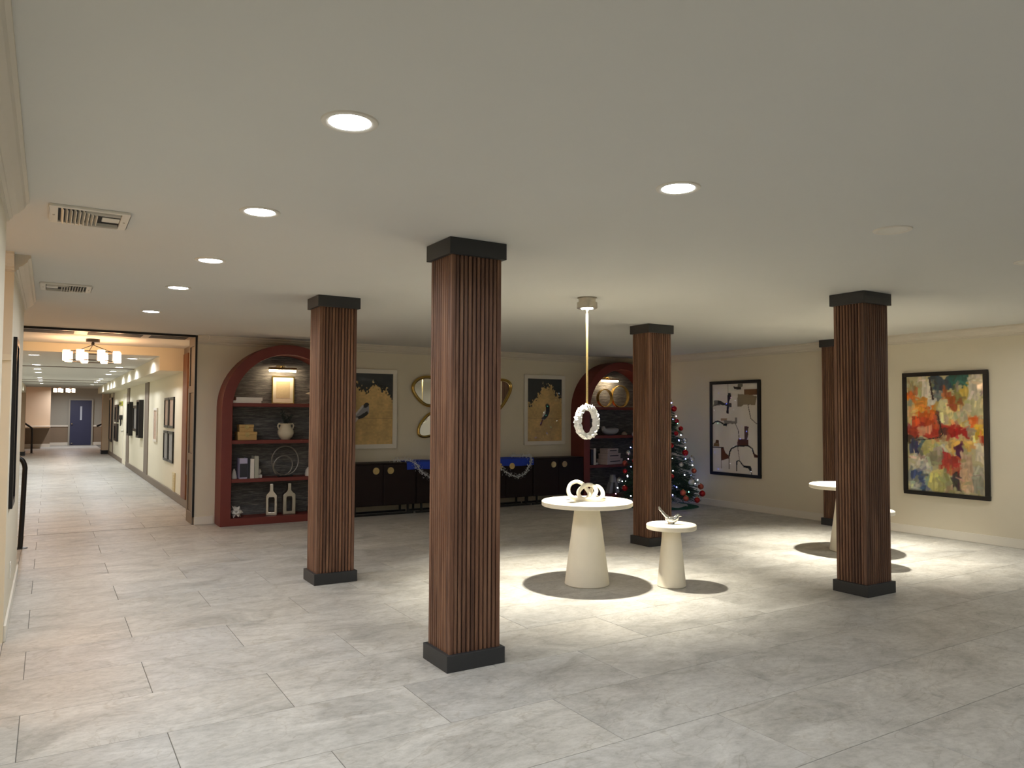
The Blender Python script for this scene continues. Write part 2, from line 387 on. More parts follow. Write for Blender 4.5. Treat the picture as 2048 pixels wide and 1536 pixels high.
# door in the right wall of the hallway
d2 = struct('door_2', MB().box(HX1-.012, 24.75, .01, HX1, 25.72, 2.04), M['cream'], bevel=.004)
obj('door_frame', MB().box(HX1-.03, 24.67, 0, HX1, 24.75, 2.12).box(HX1-.03, 25.72, 0, HX1, 25.8, 2.12).box(HX1-.03, 24.75, 2.04, HX1, 25.72, 2.12), M['white'], d2)
obj('door_knob', MB().sphere((HX1-.06, 25.6, 1.0), .035).box(HX1-.05, 25.58, .98, HX1-.01, 25.62, 1.02), M['chrome'], d2, smooth=True)
# hallway pilaster strips and baseboards
for i, (a, b) in enumerate(((19.1,19.86), (23.9,24.62), (30.0,30.25), (31.9,32.2))):
    struct('trim_%d' % (7+i), MB().box(HX1-.02, a, .14, HX1, b, SB), M['trimtaupe'])
struct('baseboard_hall_right', MB().box(HX1-.025, YB+.55, 0, HX1, 24.67, .14).box(HX1-.025, 25.8, 0, HX1, 32.27, .14), M['trimtaupe'], bevel=.006)
struct('baseboard_hall_left', MB().box(HX0, YB+.5, 0, HX0+.025, 32.27, .14), M['trimtaupe'])
# crown profile: offset from wall, drop from ceiling
CR = [(0,0), (.095,0), (.095,-.018), (.082,-.028), (.074,-.05), (.05,-.075), (.026,-.09), (.024,-.105), (.012,-.112), (.012,-.124), (0,-.124)]
def crown_y(x, sgn, y0, y1): return MB().prism([(x+sgn*u, H+z) for u, z in CR], 'y', y0, y1)
def crown_x(y, sgn, x0, x1): return MB().prism([(y+sgn*u, H+z) for u, z in CR], 'x', x0, x1)
struct('trim_11', crown_x(YB, -1, 1.75, 10.06), M['crown'])
struct('trim_12', crown_y(XR, -1, -4.5, 10.42), M['crown'])
struct('trim_13', crown_y(XL1, 1, -4.5, 4.56), M['crown'])
tr = crown_y(XL, 1, 6.18, 8.6); tr2 = crown_x(6.18, -1, -1.3, XL); tr.add(tr2.v, tr2.f)
struct('trim_14', tr, M['crown'])
struct('baseboard_right', MB().box(XR-.018, -4.5, 0, XR, 10.42, .11), M['white'], bevel=.005)
struct('baseboard_back', MB().box(1.75, YB-.018, 0, 2.0, YB, .11), M['white'], bevel=.004)
struct('baseboard_left', MB().box(XL, 6.18, 0, XL+.016, 8.6, .11).box(XL1, -4.5, 0, XL1+.016, 4.56, .11), M['white'], bevel=.004)
struct('trim_15', MB().box(-1.28, 6.145, 1.905, XL+.0, 6.18, 1.945).box(-1.28, 6.16, 0, XL, 6.18, 1.905), M['cream'])   # panelled end of the pier
# opening jamb: panelled end of the back wall
jm = struct('trim_16', MB().box(1.742, YB, 0, 1.752, YB+.56, H), M['trimtaupe'])
jl = MB()
jl.box(1.725, YB+.02, 0, 1.742, YB+.10, H).box(1.725, YB+.46, 0, 1.742, YB+.54, H)
for z0, z1 in ((0,.16), (.88,.98), (1.84,1.94), (2.5,H)): jl.box(1.725, YB+.10, z0, 1.742, YB+.46, z1)
obj('jamb_rail', jl, M['trimtaupe'], jm, bevel=.004)
struct('trim_17', MB().box(1.722, YB-.012, .11, 1.75, YB+.02, H), M['ink'])         # dark edge of the opening
# cream wall side-on behind the jamb, taupe header and brown wooden post
struct('trim_18', MB().box(HX1-.03, 13.1, 2.54, HX1, 13.78, H), M['trimtaupe'])
obj_post = struct('trim_19', MB().box(HX1-.04, 13.28, .14, HX1, 13.76, 2.54), M['brownwood'], bevel=.006)
# dropped beam face between vestibule and hallway ceilings (real depth)
struct('trim_20', MB().box(HX0, 13.74, HC, HX1, 13.78, H).box(1.55, 13.74, SB, HX1, 13.78, HC).box(HX0, 13.74, SB, -.73, 13.78, HC), M['cream'])

# ------------------------------------------------------------------ columns
CWX, CWY, IN = .404, .341, .025
def make_column(name, label):
    t = thing(name, label, 'column', group='wood slat columns')
    sx, sy = CWX/2-IN, CWY/2-IN
    obj('core', MB().box(-sx+.0122, -sy+.0122, .05, sx-.0122, sy-.0122, H-.05), M['walnutcoreshaded'], t)
    for nm, z0, z1 in (('base', 0, .10), ('cap', H-.104, H-.001)):
        obj(nm, MB().box(-CWX/2, -CWY/2, z0, CWX/2, CWY/2, z1), M['black'], t, bevel=.0025)
    z0, z1 = .095, H-.10
    for cx in (-1, 1):
        for cy in (-1, 1):
            x, y = cx*(sx-.014), cy*(sy-.014)
            obj('corner_post', MB().box(x-.014, y-.014, z0, x+.014, y+.014, z1), M['walnut'], t, bevel=.002)
    def slat_mesh(wd):
        hw, d = wd/2, .0125
        return mesh('slat', MB().prism([(-hw, 0), (-hw, d-.005), (-hw+.005, d), (hw-.005, d), (hw, d-.005), (hw, 0)], 'z', z0, z1), M['walnut'])
    for span, n, rots in ((2*sx-.056, 10, (0, PI)), (2*sy-.056, 8, (PI/2, -PI/2))):
        p = span/n; sm = slat_mesh(p-.0075)
        for r in rots:
            for i in range(n):
                o = bpy.data.objects.new('slat', sm); link(o, t)
                u = -span/2+(i+.5)*p; dd = (sy if r in (0, PI) else sx)-.013
                # slat local +y is the outward face: turn it to the face normal
                n_ = {0: (0,1), PI: (0,-1), PI/2: (-1,0), -PI/2: (1,0)}[r]
                tx, ty = (1, 0) if r in (0, PI) else (0, 1)
                o.location = (n_[0]*dd+tx*u, n_[1]*dd+ty*u, 0); o.rotation_euler = (0, 0, r)
    return t
cpos = [(2.065, 4.092), (2.072, 6.763), (5.985, 3.935), (6.044, 6.749), (9.44, 6.58)]
clab = ['nearest walnut slat column with black cap and base, centre foreground',
        'walnut slat column standing in front of the left arched bookcase',
        'walnut slat column at right in front of the half hidden white table',
        'walnut slat column behind the small bird table and beside the christmas tree',
        'walnut slat column set against the right wall, mostly hidden by a nearer column']
c0 = make_column('wood_slat_column', clab[0])
c0.location = (cpos[0][0]+CWX/2, cpos[0][1]+CWY/2, 0)
for (x, y), l in zip(cpos[1:4], clab[1:4]): dup(c0, (x+CWX/2, y+CWY/2, 0), 0, l)
# the fifth is engaged in the right wall: same make, turned a little into the wall
c5 = dup(c0, (cpos[4][0]+CWX/2, cpos[4][1]+CWY/2, 0), 0, clab[4])
wallcut = XR

# ------------------------------------------------------------------ downlights
def make_downlight(name, label, disc, watts, on=True, group='recessed ceiling lights'):
    t = thing(name, label, 'ceiling light', group=group)
    obj('trim_ring', MB().lathe([(.078,.0), (.078,-.004), (.092,-.009), (.104,-.006), (.106,0), (.104,.004)], 40), M['white'], t, smooth=True)
    obj('diffuser', MB().lathe([(0,.0), (.079,.0), (.079,-.004), (.06,-.0055), (0,-.006)], 40), disc, t, smooth=True)
    if on:
        la = bpy.data.lights.new('downlight_lamp', 'AREA'); la.shape = 'DISK'; la.size = .15; la.energy = watts; la.color = C_DOWN; la.spread = math.radians(165)
        o = bpy.data.objects.new('lamp', la); link(o, t); o.location = (0, 0, -.012)
    return t
dl_lab = ['lit recessed ceiling light nearest the camera, left of the front column', 'lit recessed ceiling light, second in the left row from the camera',
          'lit recessed ceiling light, third in the left row beside the far vent', 'lit recessed ceiling light, fourth in the left row', 'lit recessed ceiling light, farthest of the left row before the hallway']
d0 = make_downlight('recessed_downlight', dl_lab[0], M['disc'], W_DOWN); d0.location = (.93, 2.68, H)
for (x, y), l in zip([(.945, 4.15), (.955, 5.67), (.93, 7.06), (.905, 8.88)], dl_lab[1:]): dup(d0, (x, y, H), 0, l)
dup(d0, (2.545, 2.63, H), 0, 'lit recessed ceiling light at upper right with a wide white trim ring')
for x, y, l in ((.93, -.35, 'just behind the camera'), (2.545, -.35, 'behind the camera to the right'), (5.85, -.7, 'far to the right of the camera'), (8.75, 3.3, 'by the right wall, nearer the pictures'), (8.3, .2, 'by the right wall, farthest to the right')):
    dup(d0, (x, y, H), 0, 'lit recessed ceiling light out of the picture, '+l)
u0 = make_downlight('recessed_downlight', 'unlit recessed ceiling light above the right column', M['dim'], 0, False); u0.location = (4.18, 2.56, H)
dup(u0, (5.85, 2.57, H), 0, 'unlit recessed ceiling light cut by the right edge of the picture')
h0 = make_downlight('recessed_downlight', 'lit recessed light in the hallway ceiling, nearest on the left side', M['halldisc'], W_HALLDOWN, group='hallway ceiling lights')
ys = [14.65, 17.6, 19.35, 20.95, 24.0, 25.2, 26.6, 29.1]
ordn = ['nearest', 'second', 'third', 'fourth', 'fifth', 'sixth', 'seventh', 'farthest']
h0.location = (-.235, ys[0], HC)
for sd, x in (('left', -.235), ('right', 1.22)):
    for i, y in enumerate(ys):
        if sd == 'left' and i == 0: continue
        dup(h0, (x-.0, y, HC), 0, 'lit recessed light in the hallway ceiling, %s on the %s side' % (ordn[i], sd))

e1 = dup(h0, (.8, 39.4, 2.72), 0, 'lit recessed light in the ceiling just before the navy door')
for o in list(COL.objects):
    if o.parent == e1 and o.type == 'LIGHT': o.data = o.data.copy(); o.data.energy = 30

# ------------------------------------------------------------------ air vents
def vent(label, loc, flip):
    t = thing('ceiling_vent', label, 'vent', loc, group='ceiling air vents')
    s = -1 if flip else 1
    hx, hy = .19, .20
    fr = MB()
    fr.box(-hx,-hy,-.014,hx,-hy+.028,0).box(-hx,hy-.028,-.014,hx,hy,0).box(-hx,-hy+.028,-.014,-hx+.04,hy-.028,0).box(hx-.04,-hy+.028,-.014,hx,hy-.028,0)
    obj('frame', fr, M['white'], t, bevel=.003)
    obj('duct', MB().box(-hx+.04,-hy+.028,-.003,hx-.04,hy-.028,-.001), M['slot'], t)
    for sx in (-1, 1):
        obj('screw', MB().lathe([(.005,-.018),(.006,-.014)], 10, (sx*(hx-.02), 0)), M['satin'], t)
    n = 9; x0 = -hx+.045; pit = (2*hx-.09)*.62/n
    for i in range(n):
        x = s*(x0+(i+.5)*pit)
        ln = (hy-.03) if i < 6 else (hy-.03)*(1-(i-5)*.10)
        obj('louvre', MB().add([(x-.002,-ln,-.003),(x+.001,-ln,-.003),(x+.012*s,-ln,-.024),(x+.009*s,-ln,-.024),(x-.002,ln,-.003),(x+.001,ln,-.003),(x+.012*s,ln,-.024),(x+.009*s,ln,-.024)],
            [(0,1,2,3),(7,6,5,4),(0,4,5,1),(1,5,6,2),(2,6,7,3),(3,7,4,0)]), M['white'], t)
    for i in range(6):
        y = -hy+.04+i*.014 if i < 3 else hy-.04-(i-3)*.014
        a = s*(x0+(6.2+(i % 3))*pit); b = s*(hx-.045)
        obj('side_louvre', MB().box(min(a,b), y-.001, -.022, max(a,b), y+.002, -.003), M['white'], t)
    obj('centre_plate', MB().box(*sorted((s*.06, s*(hx-.043)))[:1], -.05, -.012, sorted((s*.06, s*(hx-.043)))[1], .05, -.006), M['white'], t, bevel=.003)
vent('near white ceiling air vent with tilted louvres, above the left opening', (.165, 4.76, H), False)
vent('far white ceiling air vent with short louvres, beyond the nearer vent', (.10, 7.57, H), True)

# ------------------------------------------------------------------ partition track over the hallway opening
t = thing('partition_track', 'dark slotted partition track in the ceiling above the hallway opening', 'track', (0, YB+.3, H))
obj('track_plate', MB().box(-.55, -.28, -.018, 1.72, .32, 0), M['trackm'], t)
for a, b in ((-.55, .26), (.42, 1.08), (1.18, 1.66)): obj('slot', MB().box(a, -.12, -.022, b, .26, -.017), M['slot'], t)
obj('edge_strip', MB().box(-.55, -.33, -.03, 1.72, -.28, 0), M['ink'], t)
tag(obj('ceiling_hook', MB().tube([(1.86+.035*math.cos(a), YB-.10, H-.03+.035*math.sin(a)) for a in np.linspace(PI*.5, -PI*.35, 9)], .006), M['white'], smooth=True),
    'small curled white hook at the ceiling corner right of the hallway opening', 'hook')

# ------------------------------------------------------------------ ring pendants and tables
def make_pendant(label):
    t = thing('ring_pendant', label, 'pendant lamp', group='crystal ring pendants')
    obj('canopy', MB().lathe([(.092,0),(.092,-.004),(.078,-.006),(.078,-.05)], 40), M['satin'], t, smooth=True)
    obj('canopy_rim', MB().lathe([(.093,-.045),(.095,-.05),(.095,-.10),(.088,-.103),(.08,-.098),(0,-.098)], 40), M['satin'], t, smooth=True)
    for k in range(4):
        a = PI/4+k*PI/2; x, y = .036*math.cos(a), .036*math.sin(a)
        obj('led', MB().lathe([(.017,-.098),(.019,-.106),(.0,-.110)], 14, (x, y)), M['led'], t, smooth=True)
        la = bpy.data.lights.new('pendant_spot', 'SPOT'); la.energy = W_SPOT; la.color = C_SPOT; la.spot_size = math.radians(86); la.spot_blend = 1; la.shadow_soft_size = .005
        o = bpy.data.objects.new('spot', la); link(o, t); o.location = (x, y, -.118)
    obj('cable', MB().tube([(0,0,-.098),(0,0,-1.0)], .0095, 8), M['rope'], t, smooth=True)
    # the ring is a rough crystal band, axis level
    R, r = .132, .028; ax = math.radians(15)
    ring = MB(); n = 64; prof = [(-.036,-.006),(-.03,.02),(0,.027),(.03,.02),(.036,-.006),(.02,-.022),(-.02,-.022)]
    v = []; f = []
    rr = random.Random(3)
    for i in range(n):
        a = 2*PI*i/n
        for d, q in prof:
            rad = R+q*(1+rr.uniform(-.25,.25)); dd = d*(1+rr.uniform(-.2,.2))
            v.append((rad*math.cos(a), dd, rad*math.sin(a)))
    m_ = len(prof)
    for i in range(n):
        for k in range(m_): f.append((i*m_+k, i*m_+(k+1) % m_, ((i+1) % n)*m_+(k+1) % m_, ((i+1) % n)*m_+k))
    ring.add(v, f)
    zc = -1.155
    obj('ring', ring, M['crystal'], t, loc=(0,0,zc), rot=(0,0,ax))
    kn = MB()
    for i in range(150):
        a = rr.uniform(0, 2*PI); d = rr.uniform(-.03,.03); rad = R+.022+rr.uniform(-.004,.007)
        s_ = rr.uniform(.005,.011)
        c_ = Vector((rad*math.cos(a), d, rad*math.sin(a)))
        kn.add([c_+Vector(q)*s_ for q in ((1,0,0),(-1,0,0),(0,1,0),(0,-1,0),(0,0,1),(0,0,-1))], [(0,2,4),(2,1,4),(1,3,4),(3,0,4),(2,0,5),(1,2,5),(3,1,5),(0,3,5)])
    obj('crystal_chips', kn, M['crystal'], t, loc=(0,0,zc), rot=(0,0,ax), kind='stuff')
    obj('ring_clasp', MB().tube([(-.014,0,-.985),(0,0,-1.0),(.016,0,-1.03),(.03,0,-1.045)], .012, 8), M['rope'], t, smooth=True, rot=(0,0,ax))
    return t
P1, P2 = (4.245, 5.585), (7.885, 5.42)
p0 = make_pendant('crystal ring pendant on a long gold cable above the large white table'); p0.location = (*P1, H)
dup(p0, (*P2, H), 0, 'crystal ring pendant hidden behind the right slat column')
def make_table(label, rt, th, zt, rtop, rbot):
    t = thing('pedestal_table', label, 'table', group='white pedestal tables')
    obj('tabletop', MB().lathe([(0,zt-th),(rt-.006,zt-th),(rt,zt-th+.006),(rt,zt-.007),(rt-.007,zt),(0,zt)], 72), M['plaster'], t, smooth=True)
    obj('cone_base', MB().lathe([(0,0),(rbot-.008,0),(rbot,.008),(rtop,zt-th),(0,zt-th)], 56), M['plaster'], t, smooth=True)
    return t
tb = make_table('large round white pedestal table under the ring pendant', .418, .045, .762, .112, .205); tb.location = (*P1, 0)
dup(tb, (*P2, 0), 0, 'round white pedestal table half hidden behind the right slat column')
ts = make_table('small round white side table carrying a silver bird', .225, .045, .56, .08, .129); ts.location = (4.86, 5.13, 0)
dup(ts, (7.44, 4.84, 0), 0, 'small round white side table, only its rim showing right of the right column')
# things on the tables; local x runs to the right as seen from the camera
VA = -YAW
def view_rz(x, y): return -math.atan2(x, y)
sc_pts = [(.158,.0,.012),(.12,-.05,.016),(.02,-.07,.018),(-.08,-.04,.016),(-.15,.0,.04),(-.172,.03,.09),(-.15,.05,.145),(-.095,.05,.168),(-.04,.035,.148),(-.005,.01,.11),
          (.025,-.02,.055),(-.01,-.05,.02),(-.055,-.045,.03),(-.078,-.02,.07),(-.05,.0,.115),(.01,.02,.143),(.06,.02,.128),(.085,-.01,.085),(.06,-.05,.04),(.10,-.06,.02),
          (.145,-.02,.05),(.13,.03,.105),(.085,.05,.13),(.04,.05,.10),(.06,.03,.045),(.12,.045,.02)]
k = thing('knot_sculpture', 'white knotted loop sculpture lying on the large white table', 'sculpture', (P1[0]-.005, P1[1]-.005, .762), view_rz(*P1))
obj('loop', MB().tube(smooth_path(sc_pts, 6, True), .0155, 10, True, squash=1.25), M['plaster'], k, smooth=True)
dl = k.location
bd = thing('bird_figurine', 'silver bird figurine with raised tail on the small white table', 'figurine', (4.85, 5.12, .56), view_rz(4.86, 5.13))
prof = [(-.052,.054,.010),(-.035,.046,.022),(-.012,.040,.031),(.012,.040,.034),(.030,.048,.031),(.044,.060,.024),(.052,.072,.021),(.060,.080,.019),(.070,.078,.013),(.078,.074,.003)]
obj('body', MB().tube([(a, 0, b) for a, b, c in prof], [c for a, b, c in prof], 16), M['chrome'], bd, smooth=True)
for s_ in (-1, 1):
    obj('tail_feather', MB().tube(smooth_path([(-.02, s_*.004, .05), (-.05, s_*.008, .075), (-.085, s_*.011, .115), (-.112, s_*.013, .148+.006*s_)], 4), [.016]*4+[.013]*4+[.010]*4+[.007], 10), M['chrome'], bd, smooth=True)
obj('beak', MB().tube([(.074,0,.076),(.094,0,.073)], [.007,.001], 8), M['chrome'], bd, smooth=True)
obj('foot', MB().lathe([(0,0),(.032,0),(.030,.012),(.02,.02),(0,.02)], 20, (0,0)), M['chrome'], bd, smooth=True)
for s_ in (-1, 1): obj('wing', MB().sphere((.0, s_*.024, .048), .03, 12, 8, (1.2,.35,.6)), M['chrome'], bd, smooth=True)

# ------------------------------------------------------------------ chandeliers
def make_chandelier(label):
    t = thing('drum_chandelier', label, 'chandelier', group='hallway chandeliers')
    obj('canopy', MB().lathe([(.092,0),(.092,-.045),(0,-.045)], 28), M['ink'], t, smooth=True)
    obj('hub', MB().lathe([(.012,-.04),(.022,-.06),(.022,-.085),(.01,-.095)], 14), M['ink'], t, smooth=True)
    R = .335; zt, zb = -.20, -.33
    for k_ in range(3):
        a = k_*2*PI/3+.35; obj('rod', MB().tube([(0,0,-.085),(R*math.cos(a), R*math.sin(a), zt)], .006, 6), M['ink'], t)
    for nm, z in (('upper_ring', zt), ('lower_ring', zb)):
        obj(nm, MB().tube([(R*math.cos(a), R*math.sin(a), z) for a in np.linspace(0, 2*PI, 41)[:-1]], .008, 6, True), M['ink'], t)
    sm = mesh('glass_shade', MB().lathe([(.0,.0),(.044,.0),(.05,.01),(.05,.147),(.044,.155),(0,.155)], 14), M['shade'], True)
    for k_ in range(8):
        a = 2*PI*(k_+.35)/8; o = bpy.data.objects.new('glass_shade', sm); link(o, t); o.location = ((R+.012)*math.cos(a), (R+.012)*math.sin(a), -.338)
    return t
ch = make_chandelier('drum chandelier of glowing glass cylinders just inside the hallway opening'); ch.location = (.53, 12.74, H)
dup(ch, (.52, 35.9, 2.72), 0, 'drum chandelier of glowing cylinders far down by the navy door')
dup(ch, (-2.4, 5.37, H), 0, 'drum chandelier in the side corridor, out of the picture')
dup(ch, (-2.5, 10.72, H), 0, 'added unseen drum chandelier over the stair, lighting the hall entry')  # added lamp, never in view; throws warm light on the hall entry

# ------------------------------------------------------------------ arched bookcases
BX1, BX2, BW, BD = 2.02, 8.20, 1.81, .40
SHZ = (.64, 1.175, 1.695)
def make_bookcase(label):
    t = thing('arched_bookcase', label, 'bookcase', group='arched red bookcases')
    n = 28; R = BW/2; zc = 1.63; fr = .14; r = R-fr
    outer = [(-R, 0)]+arc((0, zc), R, PI, 0, n)+[(R, 0)]
    inner = [(-r, .10)]+arc((0, zc), r, PI, 0, n)+[(r, .10)]
    mb = MB(); m_ = len(outer); v = []
    for y in (0, BD):
        for (x, z) in outer: v.append((x, y, z))
        for (x, z) in inner: v.append((x, y, z))
    f = []
    def q(side, ring, i): return side*2*m_+ring*m_+(i % m_)
    for i in range(m_):
        f += [(q(0,0,i), q(0,0,i+1), q(0,1,i+1), q(0,1,i)), (q(1,0,i+1), q(1,0,i), q(1,1,i), q(1,1,i+1)),
              (q(0,0,i+1), q(0,0,i), q(1,0,i), q(1,0,i+1)), (q(0,1,i), q(0,1,i+1), q(1,1,i+1), q(1,1,i))]
    mb.add(v, f)
    obj('arch_frame', mb, M['red'], t, bevel=.004)
    bk = MB().prism([(x*.995, z) for x, z in inner], 'y', BD-.03, BD-.012)
    obj('back_panel', bk, M['weave'], t)
    for z in SHZ:
        obj('shelf', MB().box(-r, .02, z-.05, r, BD-.03, z), M['red'], t, bevel=.003)
    return t
b1 = make_bookcase('terracotta red arched bookcase beside the hallway opening, partly behind a column')
b1.location = (BX1+BW/2, YB-BD, 0)
dup(b1, (BX2+BW/2, YB-BD, 0), 0, 'terracotta red arched bookcase in the far corner behind the christmas tree')
def picture_light(label, x, z):
    t = thing('picture_light', label, 'lamp', (x, YB-.03, z), group='bookcase picture lights')
    obj('back_plate', MB().box(-.06, -.012, -.02, .06, 0, .07), M['brass'], t, bevel=.004)
    obj('arm', MB().tube([(0,-.01,.04),(0,-.07,.06),(0,-.13,.03)], .007, 8), M['brass'], t, smooth=True)
    cyl = MB(); v = [(x_, y, z_) for x_, y, z_ in []]
    obj('hood', MB().prism([(-.13+.032*math.cos(a), .0+.032*math.sin(a)) for a in np.linspace(0, PI, 9)]+[(-.162,-.004),(-.098,-.004)], 'x', -.2, .2), M['brass'], t)
    obj('lamp_tube', MB().tube([(-.19,-.135,-.012),(.19,-.135,-.012)], .021, 12), M['bar'], t, smooth=True)
picture_light('glowing picture light over the framed print in the left bookcase', BX1+BW/2-.03, 2.19)
picture_light('glowing picture light over the gold rings in the right bookcase', BX2+BW/2-.12, 2.205)

# things on the left bookcase; positions found on the plane y = SY
SY = YB-.24
def bk(label, cat, name, x, z, group=None, y=None, rz=0):
    y = SY if y is None else y
    return thing(name, label, cat, (x, y, z), rz, group)
S0, S1, S2, S3 = .10, SHZ[0], SHZ[1], SHZ[2]
def book(label, x, z, wd, dp, ht, cover, flat=False, rz=0, group='books on the shelves', y=SY):
    t = thing('book', label, 'book', (x, y, z), rz, group)
    if flat:      # spine towards the room
        obj('cover', MB().box(-wd/2,-dp/2,0,wd/2,dp/2,.005).box(-wd/2,-dp/2,ht-.005,wd/2,dp/2,ht).box(-wd/2,-dp/2,.005,wd/2,-dp/2+.005,ht-.005), cover, t)
        obj('pages', MB().box(-wd/2+.006,-dp/2+.005,.005,wd/2-.006,dp/2-.008,ht-.005), M['paper'], t)
    else:
        obj('cover', MB().box(-wd/2,-dp/2,0,-wd/2+.004,dp/2,ht).box(wd/2-.004,-dp/2,0,wd/2,dp/2,ht).box(-wd/2+.004,-dp/2,0,wd/2-.004,-dp/2+.005,ht), cover, t)
        obj('pages', MB().box(-wd/2+.004,-dp/2+.005,.006,wd/2-.004,dp/2-.008,ht-.006), M['paper'], t)
    return t
book('pale flat book at the bottom of the pair on the left bookcase top shelf', 2.365, S3, .38, .22, .035, M['book'], True)
book('white flat book lying on another on the left bookcase top shelf', 2.39, S3+.035, .36, .2, .045, M['book'], True, .04)
t = bk('gold framed small sketch leaning under the left picture light', 'picture', 'framed_print', 2.93, S3, y=YB-.06)
fm = MB(); W_, HT, ft = .325, .405, .014
fm.box(-W_/2,-.012,0,W_/2,.012,ft).box(-W_/2,-.012,HT-ft,W_/2,.012,HT).box(-W_/2,-.012,ft,-W_/2+ft,.012,HT-ft).box(W_/2-ft,-.012,ft,W_/2,.012,HT-ft)
obj('frame', fm, M['gold'], t); obj('mat_board', MB().box(-W_/2+ft,-.004,ft,W_/2-ft,.008,HT-ft), M['paper'], t); obj('sketch', MB().box(-.1,-.006,.08,.1,-.004,.325), M['paperdk'], t)
t = bk('cream starfish ornament at the right of the left bookcase top shelf', 'ornament', 'star_ornament', 3.36, S3)
v = []
for k_ in range(10):
    a = PI/2+k_*PI/5+.3; rr = .15 if k_ % 2 == 0 else .06; v.append((rr*math.cos(a), .15+rr*math.sin(a)))
st = MB().add([(x, 0, z) for x, z in v]+[(0,-.04,.15),(0,.04,.15)], [(i, (i+1) % 10, 10) for i in range(10)]+[((i+1) % 10, i, 11) for i in range(10)])
obj('star', st, M['vase'], t); obj('foot', MB().box(-.05,-.03,0,.05,.03,.03), M['vase'], t)
def clasp_box(label, x, z, wd, dp, ht, m, y=SY, knob=True, group='boxes on the shelves', strap=False, rz=0):
    t = thing('storage_box', label, 'box', (x, y, z), rz, group)
    obj('body', MB().box(-wd/2,-dp/2,0,wd/2,dp/2,ht*.62), m, t, bevel=.003)
    obj('lid', MB().box(-wd/2-.004,-dp/2-.004,ht*.62+.001,wd/2+.004,dp/2+.004,ht), m, t, bevel=.003)
    if strap: obj('strap', MB().box(-wd*.32,-dp/2-.008,ht*.5,wd*.32,-dp/2-.004,ht*.5+.014), M['ink'], t)
    else: obj('clasp', MB().prism([(.03*math.cos(a), ht*.66+.03*math.sin(a)) for a in np.linspace(0,2*PI,17)[:-1]], 'y', -dp/2-.012, -dp/2-.004), M['brass'], t)
clasp_box('larger tan box at the bottom of the stack in the left bookcase', 2.375, S2, .255, .2, .118, M['tanbox'])
clasp_box('smaller tan box on top of the larger tan box in the left bookcase', 2.365, S2+.118, .19, .17, .10, M['tanbox'])
t = bk('cream two handled vase holding dark foliage in the left bookcase', 'vase', 'handled_vase', 2.93, S2)
obj('body', MB().lathe([(0,0),(.06,0),(.068,.012),(.095,.04),(.113,.09),(.108,.135),(.082,.175),(.072,.195),(.078,.222),(.088,.232),(.078,.232),(.066,.2),(.07,.17),(0,.14)], 32), M['vase'], t, smooth=True)
for s_ in (-1, 1):
    obj('handle', MB().tube(smooth_path([(s_*.075,0,.222),(s_*.10,0,.225),(s_*.112,0,.195),(s_*.10,0,.16),(s_*.09,0,.15)], 4), .011, 8), M['vase'], t, smooth=True)
fo = MB(); rr = random.Random(5)
for i in range(13):
    a = rr.uniform(0, 2*PI); tilt = rr.uniform(.1, .55); ln = rr.uniform(.12, .24)
    d = Vector((math.sin(tilt)*math.cos(a), .5*math.sin(tilt)*math.sin(a), math.cos(tilt))); b = Vector((0,0,.19))
    fo.tube([b, b+d*ln], .0025, 4)
    for j in range(7):
        p = b+d*ln*(.4+.1*j); u = Vector((rr.uniform(-1,1), rr.uniform(-.6,.6), rr.uniform(0,.8))).normalized()*.034; w_ = u.cross(Vector((0,1,.2))).normalized()*.009
        fo.add([p, p+u*.5+w_, p+u, p+u*.5-w_], [(0,1,2,3)])
obj('foliage', fo, M['leaf'], t, kind='stuff')
tag(obj('dark_stone', MB().sphere((3.33, SY, S2+.05), .05, 12, 8, (1.2,1,1)), M['ink'], smooth=True), 'dark round stone on the second shelf of the left bookcase', 'ornament')
# third shelf
t = bk('white cone bookend left of the upright books in the left bookcase', 'bookend', 'bookend', 2.225, S1, 'bookends')
obj('cone', MB().lathe([(0,0),(.042,0),(.04,.02),(.022,.1),(.006,.135),(0,.137)], 20), M['ceramic'], t, smooth=True)
tbk = book('upright book with lilac and midnight blue jacket in the left bookcase', 2.33, S1, .105, .2, .285, M['lilac'])
obj('jacket_print', MB().box(-.05,-.1035,.02,.05,-.1,.21), M['bookd'], tbk, label='dark blue printed lower jacket')
book('thin black upright book between lilac and white books', 2.402, S1, .032, .2, .275, M['bookd'])
book('white upright book right of the thin black one in the left bookcase', 2.448, S1, .052, .2, .27, M['book'])
book('tall pale grey upright book at the end of the row', 2.508, S1, .056, .2, .31, M['bookg'])
t = bk('white rounded bookend right of the pale grey book', 'bookend', 'bookend', 2.565, S1, 'bookends')
obj('knob', MB().sphere((0,0,.085), .042, 16, 10, (.7,1,1)), M['ceramic'], t, smooth=True); obj('foot', MB().box(-.025,-.06,0,.03,.06,.045), M['ceramic'], t, bevel=.004)
t = bk('dark double ring sculpture on a black base in the left bookcase', 'sculpture', 'ring_sculpture', 2.93, S1)
obj('base', MB().box(-.105,-.04,0,.105,.04,.022), M['ink'], t, bevel=.003)
obj('outer_ring', MB().tube([(.192*math.cos(a), .012*math.sin(2*a), .232+.212*math.sin(a)) for a in np.linspace(0, 2*PI, 49)[:-1]], .0105, 8, True), M['darkm'], t, smooth=True)
ir = [(-.035+.135*math.cos(a)*(1-.05*a/6), -.02+.006*a, .158+.142*math.sin(a)+.018*math.cos(a)) for a in np.linspace(-PI*.62, PI*1.25, 36)]
obj('inner_ring', MB().tube(ir, .010, 8), M['darkm'], t, smooth=True)
t = bk('white domed ornament at the right of the left bookcase third shelf', 'ornament', 'dome_ornament', 3.31, S1)
obj('dome', MB().lathe([(0,0),(.085,0),(.088,.03),(.078,.085),(.05,.125),(0,.14)], 28), M['ceramic'], t, smooth=True)
